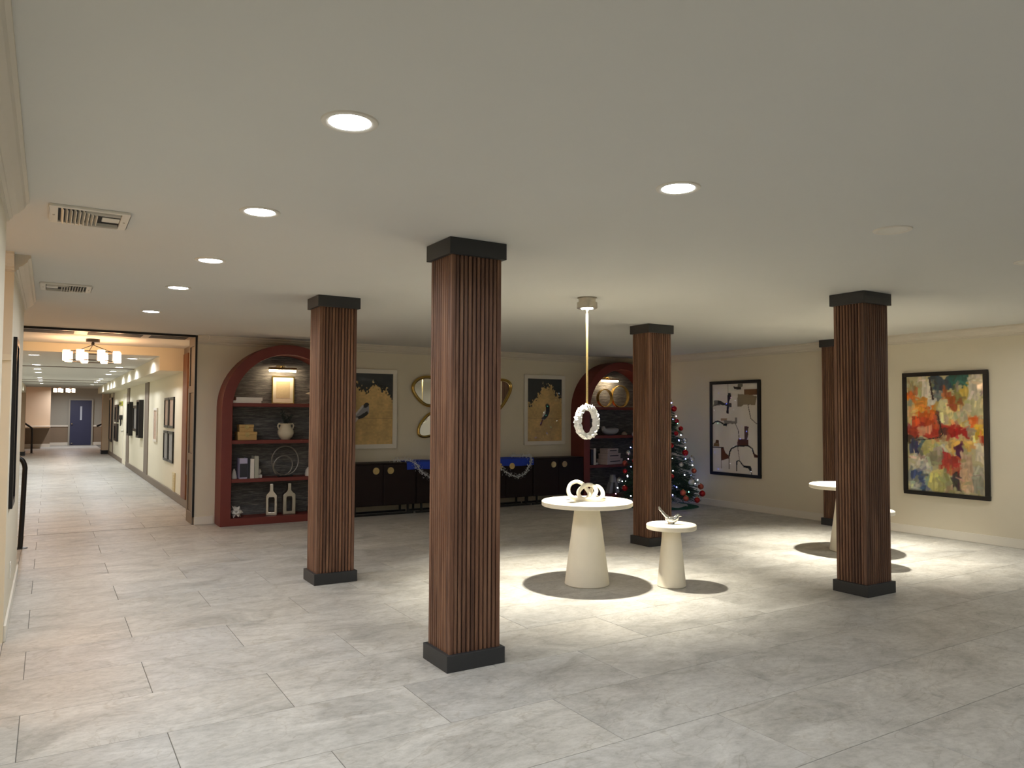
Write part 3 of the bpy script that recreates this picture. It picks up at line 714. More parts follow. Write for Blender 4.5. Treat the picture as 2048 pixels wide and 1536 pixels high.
# bottom
t = bk('white faceted geometric ornament at the bottom of the left bookcase', 'ornament', 'faceted_ornament', 2.26, S0, y=SY-.04)
bmx = bmesh.new(); bmesh.ops.create_icosphere(bmx, subdivisions=1, radius=.075)
ico = [v_.co.copy() for v_ in bmx.verts]; icf = [[v_.index for v_ in f_.verts] for f_ in bmx.faces]; bmx.free()
rr = random.Random(11); ff = MB()
pv_ = [v_*.78 for v_ in ico]; fc_ = []
for q_ in icf:
    pv_.append(sum((ico[i] for i in q_), Vector())/3*rr.uniform(1.3, 1.75)); n_ = len(pv_)-1
    fc_ += [(q_[0], q_[1], n_), (q_[1], q_[2], n_), (q_[2], q_[0], n_)]
mz = min(v_.z for v_ in pv_); ff.add([v_-Vector((0,0,mz)) for v_ in pv_], fc_)
obj('facets', ff, M['ceramic'], t)
def bottle(label, x, sc_, rz):
    t = bk(label, 'vase', 'slot_bottle_vase', x, S0, 'silver slotted bottle vases', SY-.02, rz)
    w2, h1, h2, nw = .085*sc_, .30, .45, .024
    out = [(-w2,0),(w2,0),(w2,h1-.02),(w2-.012,h1),(nw+.03,h1+.012),(nw+.006,h1+.04),(nw,h1+.06),(nw,h2),(-nw,h2),(-nw,h1+.06),(-nw-.006,h1+.04),(-nw-.03,h1+.012),(-w2+.012,h1),(-w2,h1-.02)]
    ih = [(-.036,.05),(.036,.05),(.04,.06),(.04,.235),(.03,.255),(-.03,.255),(-.04,.235),(-.04,.06)]
    bm = bmesh.new()
    def ring(pts, y): return [bm.verts.new((a, y, b)) for a, b in pts]
    D = .045; of, ob = ring(out, -D), ring(out, D); hf, hb = ring(ih, -D), ring(ih, D)
    for A, B in ((of, ob), (hf, hb)):
        for i in range(len(A)): bm.faces.new((A[i], A[(i+1) % len(A)], B[(i+1) % len(A)], B[i]))
    for O, I in ((of, hf), (ob, hb)):
        eds = [bm.edges.get((O[i], O[(i+1) % len(O)])) for i in range(len(O))]+[bm.edges.get((I[i], I[(i+1) % len(I)])) for i in range(len(I))]
        bmesh.ops.triangle_fill(bm, use_beauty=True, edges=eds)
    bmesh.ops.recalc_face_normals(bm, faces=bm.faces)
    me = bpy.data.meshes.new('bottle_body'); bm.to_mesh(me); bm.free(); me.materials.append(M['satin'])
    o = bpy.data.objects.new('body', me); link(o, t); b_ = o.modifiers.new('bevel', 'BEVEL'); b_.width = .008; b_.segments = 3; b_.limit_method = 'ANGLE'
bottle('left silver bottle vase with an open slot, bottom of the left bookcase', 2.745, .9, -.35)
bottle('right silver bottle vase with an open slot, bottom of the left bookcase', 2.985, 1.05, .0)
tag(obj('dark_stone', MB().sphere((3.31, SY, S0+.07), .07, 12, 8, (.8,1,1)), M['ink'], smooth=True), 'dark round stone at the bottom right of the left bookcase', 'ornament')
# right bookcase
xo = BX2-BX1
t = bk('pair of gold rings standing joined under the right picture light', 'sculpture', 'gold_ring_sculpture', 8.93, S3, y=SY)
def hoop(cx, R_, nm):
    n = 40; v = []; f = []
    for i in range(n):
        a = 2*PI*i/n
        for d, q in ((-.035, 0), (.035, 0), (.035, -.012), (-.035, -.012)): v.append((cx+(R_+q)*math.cos(a), d, R_+(R_+q)*math.sin(a)))
    for i in range(n):
        for k_ in range(4): f.append((i*4+k_, i*4+(k_+1) % 4, ((i+1) % n)*4+(k_+1) % 4, ((i+1) % n)*4+k_))
    obj(nm, MB().add(v, f), M['gold'], t, smooth=True)
hoop(-.13, .168, 'small_ring'); hoop(.235, .205, 'large_ring')
t = bk('pale grey kidney shaped vase in the right bookcase', 'vase', 'kidney_vase', 8.93, S2)
kp = smooth_path([(-.165,0,.165),(-.15,0,.10),(-.08,0,.073),(0,0,.068),(.08,0,.073),(.145,0,.095),(.165,0,.125)], 5)
kr = [ .012+.056*math.sin(PI*min(1, max(0, (i+.6)/(len(kp)+.2)))) **.6 for i in range(len(kp))]
obj('body', MB().tube(kp, kr, 20), M['bowl'], t, smooth=True)
tag(obj('shell_ornament', MB().lathe([(0,S2),(.05,S2),(.06,S2+.02),(.02,S2+.06),(0,S2+.065)], 14, (9.27, SY)), M['vase'], smooth=True), 'small cream ornament right of the kidney vase', 'ornament')
book('thin black upright book at the left of the right bookcase', 8.435, S1, .05, .2, .28, M['bookd'])
book('white upright book beside a bookend in the right bookcase', 8.492, S1, .05, .2, .30, M['book'])
t = bk('white rounded bookend beside the white book in the right bookcase', 'bookend', 'bookend', 8.56, S1, 'bookends')
obj('knob', MB().sphere((-.01,0,.08), .045, 16, 10, (.7,1,1)), M['ceramic'], t, smooth=True); obj('foot', MB().box(-.04,-.05,0,.05,.05,.035), M['ceramic'], t, bevel=.004)
clasp_box('largest blush box at the bottom of the stack of three', 8.92, S1, .47, .24, .10, M['pinkbox'], strap=True, rz=.25)
clasp_box('middle blush box of the stack of three', 8.915, S1+.10, .40, .21, .10, M['pinkbox'], strap=True, rz=.25)
clasp_box('smallest blush box on top of the stack of three', 8.905, S1+.20, .32, .18, .09, M['pinkbox'], strap=True, rz=.25)
t = bk('pale grey vase on splayed legs at the bottom of the right bookcase', 'vase', 'splayed_vase', 8.99, S0)
obj('body', MB().lathe([(0,.2),(.07,.2),(.066,.26),(.05,.32),(.056,.335),(.044,.335),(.04,.3),(0,.28)], 24), M['bowl'], t, smooth=True)
for s_ in (-1, 1): obj('leg', MB().prism([(s_*.02,.205),(s_*.072,.205),(s_*.13,0),(s_*.045,0)], 'y', -.05, .05), M['bowl'], t, bevel=.004)

# ------------------------------------------------------------------ cabinets
CX0, CWD, CT = 3.83, 1.0925, .80
def make_cabinet(label):
    t = thing('sideboard_cabinet', label, 'cabinet', group='dark sideboard cabinets')
    y0, y1 = .012, .385
    obj('body', MB().box(0, y0, .15, CWD-.004, y1, CT-.02), M['espresso'], t)
    obj('top', MB().box(0, 0, CT-.02, CWD-.004, y1, CT), M['espresso'], t, bevel=.002)
    for s_ in (0, 1):
        a = .012+s_*(CWD-.02)/2; b = a+(CWD-.032)/2
        d = obj('door', MB().box(a, -.006, .16, b, y0, CT-.026), M['espresso'], t, bevel=.002)
        hx = CWD/2-.004+(-.118 if s_ == 0 else .118)
        obj('handle', MB().prism([(hx+.052*math.cos(q), .683+.052*math.sin(q)) for q in np.linspace(0, 2*PI, 25)[:-1]], 'y', -.024, -.006).prism([(hx+.014*math.cos(q), .683+.014*math.sin(q)) for q in np.linspace(0, 2*PI, 13)[:-1]], 'y', -.030, -.024), M['brass'], d, label='round brass disc handle')
    fb = MB().box(.02, .03, .0, CWD-.024, .055, .03).box(.02, .34, .0, CWD-.024, .365, .03)
    obj('base_rail', fb, M['ink'], t)
    for x in (.1, CWD-.13):
        for y in (.03, .34): obj('leg', MB().box(x, y, .03, x+.028, y+.025, .15), M['ink'], t)
    return t
cl = ['dark sideboard cabinet with brass disc handles nearest the left bookcase', 'dark sideboard cabinet under the left part of the blue cloth',
      'dark sideboard cabinet under the right part of the blue cloth', 'dark sideboard cabinet with brass disc handles nearest the right bookcase']
cb = make_cabinet(cl[0]); cb.location = (CX0, YB-.40, 0)
for i in (1, 2, 3): dup(cb, (CX0+CWD*i-(.004 if i == 3 else 0), YB-.40, 0), 0, cl[i])
# blue runner
yf = YB-.40
rn = MB(); nx = 40; pr = [(yf+.30, CT+.004), (yf+.012, CT+.006), (yf-.012, CT-.004), (yf-.016, CT-.06), (yf-.018, CT-.115)]
v = []; f = []
for k_ in (0, 1):
    for i in range(nx+1):
        x = 4.76+2.355*i/nx
        for j, (y, z) in enumerate(pr): v.append((x, y-(.004 if k_ else 0)-(.006*math.sin(i*1.1) if j > 2 else 0)*(j-2)/2, z+(.004 if k_ else 0)+(.006*math.sin(i*.5) if j == 4 else 0)+(.012*abs(math.sin(i*.33)) if j == 0 else 0)))
m_ = len(pr); off = (nx+1)*m_
for k_ in (0, 1):
    for i in range(nx):
        for j in range(m_-1):
            q = (k_*off+i*m_+j, k_*off+(i+1)*m_+j, k_*off+(i+1)*m_+j+1, k_*off+i*m_+j+1); f.append(q)
rn.add(v, f)
tag(obj('table_runner', rn, M['blue'], smooth=True), 'royal blue cloth draped over the middle of the dark sideboards', 'cloth')
gp = smooth_path([(4.58, yf+.10, CT+.03), (4.75, yf+.04, CT+.035), (4.88, yf-.03, CT-.01), (4.98, yf-.04, .67), (5.12, yf-.04, .57), (5.3, yf-.04, .50), (5.6, yf-.04, .47), (5.9, yf-.04, .56), (6.12, yf-.045, .70), (6.3, yf-.04, .72),
                  (6.46, yf-.04, .64), (6.6, yf-.04, .56), (6.76, yf-.04, .50), (6.9, yf-.04, .54), (6.98, yf-.04, .64), (7.04, yf-.04, .75), (7.05, yf, CT+.03), (6.95, yf+.10, CT+.05), (6.75, yf+.13, CT+.05)], 10)
tn = MB(); tn.tube(gp, .006, 5); rr = random.Random(21)
for i in range(1500):
    p = Vector(gp[rr.randrange(len(gp))])+Vector((rr.gauss(0,.021), rr.gauss(0,.012), rr.gauss(0,.023)))
    u = Vector((rr.uniform(-1,1), rr.uniform(-1,1), rr.uniform(-1,1))).normalized(); w_ = u.orthogonal().normalized()
    a = rr.uniform(.008,.018); tn.add([p+u*a, p+w_*a*.45, p-u*a, p-w_*a*.45], [(0,1,2,3)])
tag(obj('tinsel_garland', tn, M['tinsel']), 'silver tinsel garland swagged along the blue cloth', 'garland')

# ------------------------------------------------------------------ mirrors on the back wall
def mirror(label, cx, cz, pts, thick):
    t = thing('wall_mirror', label, 'mirror', (cx, YB, cz), group='gold rimmed mirrors')
    P = smooth_path([(a, -.03, b) for a, b in pts], 8, True)
    obj('rim', MB().tube(P, thick, 10, True, squash=.8), M['gold'], t, smooth=True)
    obj('glass', MB().prism([(p[0], p[2]) for p in P], 'y', -.022, -.008), M['mirror'], t)
mirror('gold rimmed egg shaped mirror upper left of the front column', 5.36, 1.92, [(-.34,.05),(-.28,.17),(-.12,.235),(.10,.21),(.28,.12),(.34,-.02),(.28,-.15),(.10,-.22),(-.10,-.22),(-.26,-.10)], .033)
mirror('gold rimmed triangular mirror lower left of the front column', 5.42, 1.38, [(-.29,-.15),(-.27,-.01),(-.12,.16),(.02,.19),(.11,.18),(.23,.03),(.28,-.08),(.20,-.16),(.0,-.175),(-.20,-.20)], .03)
mirror('gold rimmed teardrop mirror right of the front column', 6.62, 1.93, [(.26,.06),(.24,.17),(.12,.22),(-.06,.20),(-.24,.08),(-.30,-.12),(-.26,-.30),(-.12,-.36),(.04,-.28),(.17,-.12)], .03)

# ------------------------------------------------------------------ artwork (flat print, colours per vertex)
def vnoise(U, V, f, seed):
    r = np.random.default_rng(seed); g = r.random((70, 70)); x = U*f; y = V*f
    xi = x.astype(int) % 68; yi = y.astype(int) % 68; fx = x-np.floor(x); fy = y-np.floor(y)
    fx = fx*fx*(3-2*fx); fy = fy*fy*(3-2*fy)
    return (g[yi,xi]*(1-fx)+g[yi,xi+1]*fx)*(1-fy)+(g[yi+1,xi]*(1-fx)+g[yi+1,xi+1]*fx)*fy
def canvas(nx, ny): return np.meshgrid(np.linspace(0,1,nx), np.linspace(0,1,ny))
def inpoly(U, V, P):
    r = np.zeros(U.shape, bool); n = len(P)
    for i in range(n):
        (x0, y0), (x1, y1) = P[i], P[(i+1) % n]
        c = ((y0 > V) != (y1 > V)) & (U < (x1-x0)*(V-y0)/((y1-y0) or 1e-9)+x0); r ^= c
    return r
def nearline(U, V, P, w, asp):
    d = np.full(U.shape, 9.)
    for (x0, y0), (x1, y1) in zip(P, P[1:]):
        dx, dy = x1-x0, (y1-y0)*asp; L2 = dx*dx+dy*dy+1e-12
        tt = np.clip(((U-x0)*dx+(V-y0)*asp*dy)/L2, 0, 1)
        d = np.minimum(d, np.hypot(U-x0-tt*dx, (V-y0)*asp-tt*dy))
    return d < w
def art_mesh(img, w, h, m, y=-.004):
    ny, nx = img.shape[:2]; me = bpy.data.meshes.new('print')
    xs = np.linspace(-w/2, w/2, nx); zs = np.linspace(h, 0, ny)
    X, Z = np.meshgrid(xs, zs); v = np.stack([X.ravel(), np.full(X.size, y), Z.ravel()], 1)
    I = np.arange(nx*ny).reshape(ny, nx); f = np.stack([I[1:,:-1], I[1:,1:], I[:-1,1:], I[:-1,:-1]], -1).reshape(-1, 4)
    me.from_pydata(v.tolist(), [], f.tolist())
    a = me.color_attributes.new('Col', 'FLOAT_COLOR', 'POINT')
    c = img.reshape(-1, 3)/255; c = np.where(c <= .04045, c/12.92, ((c+.055)/1.055)**2.4)
    a.data.foreach_set('color', np.concatenate([c, np.ones((len(c), 1))], 1).ravel().astype(np.float32))
    me.materials.append(m); me.update(); return me
def framed(name, label, cat, x, y, z, rz, w, h, fw, dep, fm, img=None, am=None, group=None, backm=None):
    t = thing(name, label, cat, (x, y, z), rz, group)
    b = MB().box(-w/2,-dep,0,w/2,0,fw).box(-w/2,-dep,h-fw,w/2,0,h).box(-w/2,-dep,fw,-w/2+fw,0,h-fw).box(w/2-fw,-dep,fw,w/2,0,h-fw)
    obj('frame', b, fm, t, bevel=min(.003, fw*.2))
    if img is not None:
        o = bpy.data.objects.new('print', art_mesh(img, w-2*fw, h-2*fw, am, -dep*.45)); link(o, t); o.location.z = fw
    else:
        obj('print', MB().box(-w/2+fw,-dep*.45,fw,w/2-fw,-.002,h-fw), am, t)
    return t
def painting_abstract():
    U, V = canvas(120, 180); n = lambda f, s: vnoise(U, V, f, s)-.5
    img = np.zeros(U.shape+(3,)); img[:] = (192,182,142)
    r = np.random.default_rng(4)
    def dab(u0, v0, u1, v1, c):
        s = int(r.integers(1, 9999)); e = .05
        du = e*1.6*(vnoise(U, V, 9, s)-.5)+e*.9*(vnoise(U, V*.35, 40, s+2)-.5); dv = e*1.8*(vnoise(U, V, 10, s+1)-.5)+e*.9*(vnoise(U*.4, V, 44, s+3)-.5)
        m_ = np.minimum(np.minimum(U+du-u0, u1-U-du), np.minimum(V+dv-v0, v1-V-dv)*1.3)
        al = np.clip(m_/.016+.5, 0, 1)[..., None]*.95
        k = 1+.26*(vnoise(U, V*.25, 46, s+4)-.5)+.22*(vnoise(U*.3, V, 30, s+5)-.5)
        img[:] = img*(1-al)+np.array(c)[None, None]*k[..., None]*al
    def strokes(n_):
        for _ in range(n_):
            cu, cv = r.random(), r.random(); an = r.choice([0, PI/2, PI/2, r.uniform(0, PI)])+r.normal(0, .25); ln, wd = r.uniform(.02, .07), r.uniform(.006, .022)
            c = img[min(179, int(cv*180)), min(119, int(cu*120))]*r.uniform(.82, 1.2)+r.normal(0, 7, 3)
            x, y = (U-cu), (V-cv)*1.5; a_ = x*math.cos(an)+y*math.sin(an); b_ = -x*math.sin(an)+y*math.cos(an)
            al = (np.clip((ln-np.abs(a_))/.012+.5, 0, 1)*np.clip((wd-np.abs(b_))/.008+.5, 0, 1)*.8*(.7+.6*vnoise(U, V, 50, 77)))[..., None].clip(0, .9)
            img[:] = img*(1-al)+c*al
    D = [(0,0,.32,.25,(186,178,138)),(.0,.12,.1,.3,(150,150,130)),(.33,0,.62,.13,(38,66,88)),(.58,0,.82,.11,(46,96,88)),(.3,.02,.4,.14,(96,104,92)),(.36,.12,.5,.27,(104,114,118)),(.47,.10,.62,.26,(164,92,56)),(.56,.16,.68,.31,(170,88,46)),
         (.65,.1,.82,.24,(146,136,84)),(.72,.12,.84,.26,(210,182,90)),(.78,.03,1,.22,(206,198,178)),(.74,.18,1,.33,(198,194,150)),(.0,.14,.1,.2,(206,112,44)),(.06,.1,.14,.17,(176,112,66)),(.22,.0,.31,.24,(214,206,186)),(.27,.18,.38,.26,(220,216,204)),
         (.03,.23,.2,.36,(214,172,110)),(.15,.22,.3,.33,(214,140,50)),(.28,.25,.4,.36,(220,122,34)),(.12,.3,.42,.42,(212,98,36)),(.06,.36,.42,.5,(200,74,40)),(.0,.44,.46,.545,(168,46,38)),(.17,.4,.33,.47,(226,150,116)),(.14,.44,.26,.49,(224,160,120)),(.0,.5,.13,.555,(58,42,42)),
         (.4,.2,.56,.34,(206,198,150)),(.44,.3,.66,.42,(216,204,144)),(.5,.37,.72,.46,(222,190,120)),(.66,.28,.82,.44,(222,192,116)),(.72,.25,.86,.4,(212,200,170)),(.4,.33,.47,.46,(98,70,64)),(.46,.33,.5,.44,(226,212,170)),
         (.5,.42,.66,.5,(168,44,40)),(.58,.46,.82,.545,(166,38,38)),(.44,.46,.52,.56,(90,50,46)),(.82,.34,1,.44,(222,176,124)),(.82,.38,.93,.45,(218,104,44)),(.86,.43,1,.53,(232,176,44)),(.94,.47,1,.56,(190,70,40)),(.76,.47,.86,.56,(176,150,128)),(.84,.5,.93,.58,(226,212,170)),
         (.45,.52,1,.6,(216,186,130)),(.55,.57,.9,.65,(222,178,96)),(.3,.555,.46,.585,(166,60,48)),(0,.555,.24,.61,(112,112,104)),(0,.6,.24,.68,(46,60,100)),(.08,.64,.25,.71,(42,54,98)),(.22,.56,.46,.7,(190,182,120)),(.34,.6,.5,.66,(150,160,140)),
         (.26,.66,.48,.78,(150,146,120)),(.46,.64,.7,.8,(172,56,50)),(.52,.76,.7,.84,(178,70,56)),(.66,.62,.76,.68,(88,40,78)),(.85,.6,1,.74,(216,206,182)),(.7,.68,.88,1,(196,166,138)),(.0,.7,.28,.8,(204,198,178)),(.08,.72,.26,.77,(216,212,194)),(.0,.78,.3,1,(150,156,150)),
         (.05,.8,.22,.9,(62,82,124)),(.14,.85,.24,.92,(70,88,126)),(.15,.92,.22,1,(66,84,128)),(.2,.77,.34,.9,(206,206,190)),(.26,.84,.52,1,(196,190,120)),(.36,.8,.5,.9,(206,198,124)),(.5,.82,.62,1,(158,156,116)),(.6,.82,.7,1,(64,56,58)),(.57,.9,.61,1,(190,160,130)),(.86,.78,1,1,(150,148,132)),(.72,.8,.8,.98,(206,170,138))]
    for d in D: dab(*d)
    strokes(420)
    for P, w in (([(.1,.56),(.3,.545),(.44,.53),(.47,.5)], .006), ([(.32,.03),(.34,.12),(.36,.2)], .012), ([(.42,.34),(.47,.5)], .008)):
        img[nearline(U+.01*n(20,5), V, P, w, 1.5)] = (50,38,40)
    return np.clip(img, 0, 255)
def painting_forms():
    U, V = canvas(110, 190); img = np.zeros(U.shape+(3,)); img[:] = (232,227,216); img += (10*(vnoise(U, V, 9, 3)-.5))[..., None]
    def q(pts): return [((x-268)/532, (y-280)/1085) for x, y in pts]
    def poly(pts, c, s=1): img[inpoly(U+.008*(vnoise(U,V,25,s)-.5), V+.005*(vnoise(U,V,25,s+1)-.5), q(pts))] = c
    def line(pts, w, c): img[nearline(U, V, q(pts), w/532, 2.04)] = c
    poly([(575,283),(632,283),(632,320),(575,320)], (120,116,104)); poly([(522,315),(615,320),(612,350),(535,348)], (48,38,30))
    poly([(645,352),(800,350),(800,418),(645,420)], (106,72,48)); poly([(572,405),(650,412),(740,420),(790,440),(770,540),(640,535),(610,562),(570,555)], (134,122,98))
    poly([(290,475),(360,482),(365,540),(280,545)], (120,116,106)); poly([(335,485),(370,485),(412,512),(500,515),(500,567),(440,552),(400,540),(330,520)], (58,56,48))
    poly([(455,390),(493,392),(493,440),(472,492),(466,645),(436,638),(450,500)], (20,18,17))
    line([(458,280),(458,390)], 3, (90,86,76)); line([(270,552),(300,538),(340,530)], 4, (90,86,80))
    poly([(365,700),(445,702),(440,735),(370,732)], (176,150,120)); poly([(400,725),(540,735),(540,690),(565,692),(562,765),(420,770)], (140,136,128))
    line([(268,772),(300,748),(335,738),(365,750),(400,772),(440,775)], 8, (24,22,22)); poly([(395,765),(445,768),(440,797),(400,795)], (24,22,22))
    line([(540,760),(575,840),(585,940)], 4, (70,64,56)); line([(690,540),(720,700),(780,760)], 4, (84,78,70)); line([(780,760),(800,765)], 4, (84,78,70))
    poly([(645,795),(693,800),(690,900),(672,960),(645,950)], (88,62,44)); poly([(575,945),(690,955),(690,1028),(560,1034),(565,990)], (92,52,28))
    line([(465,1165),(475,1110),(495,1070),(550,1038),(690,1026),(735,1060),(750,1120),(800,1150)], 8, (34,28,26)); poly([(740,1110),(800,1138),(800,1165),(755,1160)], (84,48,32))
    poly([(285,1010),(350,1018),(350,1052),(275,1050)], (128,100,64)); poly([(305,970),(340,972),(345,1015),(300,1012)], (104,72,42)); line([(270,1062),(400,1064)], 5, (52,42,38))
    poly([(370,1068),(402,1070),(420,1120),(465,1165),(460,1195),(375,1222)], (98,58,34)); line([(370,1070),(372,1320)], 3, (96,84,74)); line([(466,1165),(466,1320)], 3, (110,98,86))
    line([(568,1035),(575,1110),(588,1200)], 3, (80,70,62)); line([(553,1335),(556,1220),(570,1213),(592,1216),(615,1250),(635,1270)], 6, (36,32,30))
    poly([(628,1268),(712,1262),(725,1295),(722,1345),(700,1320),(685,1295),(630,1285)], (18,18,18)); line([(722,1330),(724,1362)], 4, (40,36,34))
    return np.clip(img, 0, 255)
def bird_print(bound, bird, seed):
    U, V = canvas(90, 140); img = np.zeros(U.shape+(3,)); img[:] = (204,172,112)
    img *= (1+.16*(vnoise(U,V,7,seed)-.5)+.12*(vnoise(U,V*2,24,seed+1)-.5))[..., None]
    img[(np.abs(V-.635) < .0025)] *= .82
    b = np.interp(U, [p[0] for p in bound], [p[1] for p in bound])
    j = .11*(vnoise(U, V, 16, seed+2)-.5)+.09*(vnoise(U, V, 34, seed+3)-.5)
    dark = V+j < b; img[dark] = (44,50,54)
    edge = (np.abs(V-b) < .055); sp = vnoise(U, V, 40, seed+4)
    img[edge & (sp > .74)] = (30,32,26); img[edge & (sp < .16)] = (222,198,140)
    for P, c, w in bird:
        m_ = inpoly(U, V, P) if w is None else nearline(U, V, P, w, 1.55); img[m_] = c
    return np.clip(img, 0, 255)
AM, AMG = m_art('painting_under_glass'), m_art('gilded_print', .35, .35)
framed('framed_painting', 'tall black framed abstract of brown and black floating shapes on white', 'painting', XR, 8.784, .54, -PI/2, 1.08, 1.592, .052, .035, M['ink'], painting_forms(), AM, 'black framed paintings')
framed('framed_painting', 'black framed abstract in orange, red, blue and cream brush strokes', 'painting', XR, 5.325, .525, -PI/2, 1.075, 1.60, .052, .04, M['ink'], painting_abstract(), AM, 'black framed paintings')
bR = [([(.54,.42),(.60,.425),(.645,.47),(.64,.54),(.59,.61),(.50,.655),(.43,.655),(.40,.635),(.48,.59),(.53,.53)], (26,28,34), None), ([(.53,.49),(.52,.56),(.45,.62),(.43,.6),(.47,.53)], (214,206,190), None),
      ([(.44,.66),(.385,.74)], (86,34,22), .022), ([(.57,.43),(.60,.45)], (20,22,26), .05)]
bL = [([(.40,.425),(.47,.46),(.47,.55),(.36,.62),(.22,.65),(.16,.62),(.25,.52),(.33,.46)], (150,150,156), None), ([(.43,.53),(.46,.57),(.35,.625),(.2,.655),(.15,.62),(.26,.60)], (30,30,36), None),
      ([(.38,.46),(.42,.44)], (22,22,26), .045), ([(.20,.64),(.12,.70)], (206,200,190), .03), ([(.33,.46),(.18,.58)], (206,202,198), .02)]
bdR = [(0,.42),(.1,.40),(.2,.33),(.35,.25),(.42,.18),(.45,.1),(.5,.14),(.62,.12),(.7,.11),(.75,.16),(.78,.23),(.88,.23),(1,.33)]
bdL = [(0,.2),(.16,.18),(.25,.19),(.36,.23),(.46,.26),(.51,.15),(.59,.12),(.67,.18),(.85,.23),(.95,.3),(1,.38)]
framed('framed_print', 'white framed gold leaf print of a bird, right of the front column', 'picture', 7.608, YB, 1.01, 0, .878, 1.252, .068, .035, M['white'], bird_print(bdR, bR, 31), AMG, 'gold bird prints')
framed('framed_print', 'white framed gold leaf print of a bird, left of the mirrors', 'picture', 4.306, YB, 1.005, 0, .878, 1.25, .068, .035, M['white'], bird_print(bdL, bL, 57), AMG, 'gold bird prints')

# ------------------------------------------------------------------ hallway right wall
hx = HX1
def hall(label, y0, y1, z0, z1, dep, fw, fm, am): return framed('framed_picture', label, 'picture', hx, (y0+y1)/2, z0, -PI/2, y1-y0, z1-z0, fw, dep, fm, None, am, 'framed pictures in the hallway')
hall('dark framed sepia picture, upper far one of the block of four', 15.62, 16.2, 1.27, 1.845, .03, .045, M['ink'], M['sprint'])
hall('dark framed sepia picture, upper near one of the block of four', 14.92, 15.56, 1.27, 1.845, .03, .045, M['ink'], M['sprint'])
hall('dark framed grey picture, lower far one of the block of four', 15.62, 16.24, .635, 1.21, .03, .045, M['ink'], M['gprint'])
hall('dark framed grey picture, lower near one of the block of four', 14.94, 15.56, .635, 1.21, .03, .045, M['ink'], M['gprint'])
hall('tall narrow white framed picture beside the taupe pilaster', 17.38, 17.98, .94, 1.655, .03, .05, M['white'], M['sprint'])
hall('deep black framed picture nearest in the second hallway bay', 20.25, 20.95, .94, 1.87, .10, .05, M['ink'], M['gprint'])
hall('black framed grey picture in the middle of the second hallway bay', 21.4, 22.5, 1.07, 1.745, .04, .07, M['ink'], M['gprint'])
hall('deep black framed picture farthest in the second hallway bay', 22.95, 23.6, .93, 1.85, .10, .05, M['ink'], M['gprint'])
hall('upper black framed picture of the pair beyond the hallway door', 27.8, 29.1, 1.245, 1.82, .05, .08, M['ink'], M['ink'])
hall('lower black framed picture of the pair beyond the hallway door', 27.8, 29.2, .61, 1.19, .05, .08, M['ink'], M['ink'])
hall('very tall black framed picture beside the far tan pilaster', 30.5, 31.8, .51, 2.1, .05, .08, M['ink'], M['sprint'])
hall('tall dark framed picture with a cream mount just inside the opening', 12.45, 13.15, .56, 1.95, .04, .05, M['ink'], M['paper'])
t = thing('wall_sign', 'small yellow green sign high on the wall beyond the hallway door', 'sign', (hx, 26.9, 1.78), -PI/2)
obj('board', MB().box(-.6,-.03,0,.6,0,.13), M['sign'], t)
for i in range(3): obj('dark_block', MB().box(-.5+i*.36,-.034,.025,-.26+i*.36,-.03,.105), M['ink'], t)
tag(obj('wall_notice', MB().box(hx-.012, 26.35, 1.48, hx, 27.15, 1.76), M['paper']), 'blank looking white paper notice under the yellow green sign', 'notice')
t = thing('wall_phone', 'black telephone hung on the hallway wall under the notice', 'telephone', (hx, 26.5, 1.2), -PI/2)
obj('case', MB().box(-.25,-.09,.14,.25,0,.28), M['ink'], t, bevel=.01)
obj('cord', MB().tube([(.15,-.05,.14),(.17,-.05,.0),(.1,-.05,-.04)], .02, 6), M['ink'], t)
t = thing('wall_register', 'narrow upright beige register low on the near hallway wall', 'vent', (hx, 14.8, .14), -PI/2)
obj('plate', MB().box(-.14,-.02,0,.14,0,.34), M['register'], t, bevel=.006)
for i in range(6): obj('slat', MB().box(-.09,-.026,.05+i*.045,.09,-.02,.07+i*.045), M['register'], t)

# ------------------------------------------------------------------ pier: black framed panel, outlet; handrails
framed('black_panel', 'tall black framed panel seen edge-on on the left pier', 'picture', XL, 6.64, .87, PI/2, .50, 1.217, .05, .024, M['ink'], None, M['ink'])
t = thing('wall_outlet', 'white outlet plate low on the left pier', 'outlet', (XL, 7.0, .28), PI/2)
obj('plate', MB().box(-.04,-.006,0,.04,0,.12), M['plate'], t, bevel=.002)
for z in (.03, .075): obj('socket', MB().box(-.016,-.008,z,.016,-.006,z+.024), M['white'], t)
def rail(label, x, y, pts, r=.026, flange=True):
    t = thing('handrail', label, 'handrail', (x, y, 0), 0, 'black tubular handrails')
    obj('rail', MB().tube(smooth_path(pts, 6), r, 12), M['ink'], t, smooth=True)
    if flange: obj('flange', MB().lathe([(0,0),(.075,0),(.075,.006),(.03,.012),(0,.012)], 20), M['ink'], t, smooth=True)
    return t
rail('black handrail post with a bent top rail beside the left pier', -.243, 10.31, [(0,0,.004),(0.01,0,.3),(.022,0,.82),(.022,0,.93),(-.01,0,1.01),(-.09,0,1.06),(-.4,0,1.22),(-.9,0,1.5)])
rail('black handrail before the end wall, left of the far hallway', -.53, 34.0, [(0,0,.004),(0,0,.3),(-.0,0,.88),(-.03,0,.97),(-.22,0,1.12),(-.8,0,1.5)], .035)
rail('short black handrail end right of the navy door', 1.62, 34.0, [(0,0,1.02),(.03,0,1.03),(.14,0,1.08),(.5,0,1.26),(.88,0,1.45)], .035, False)

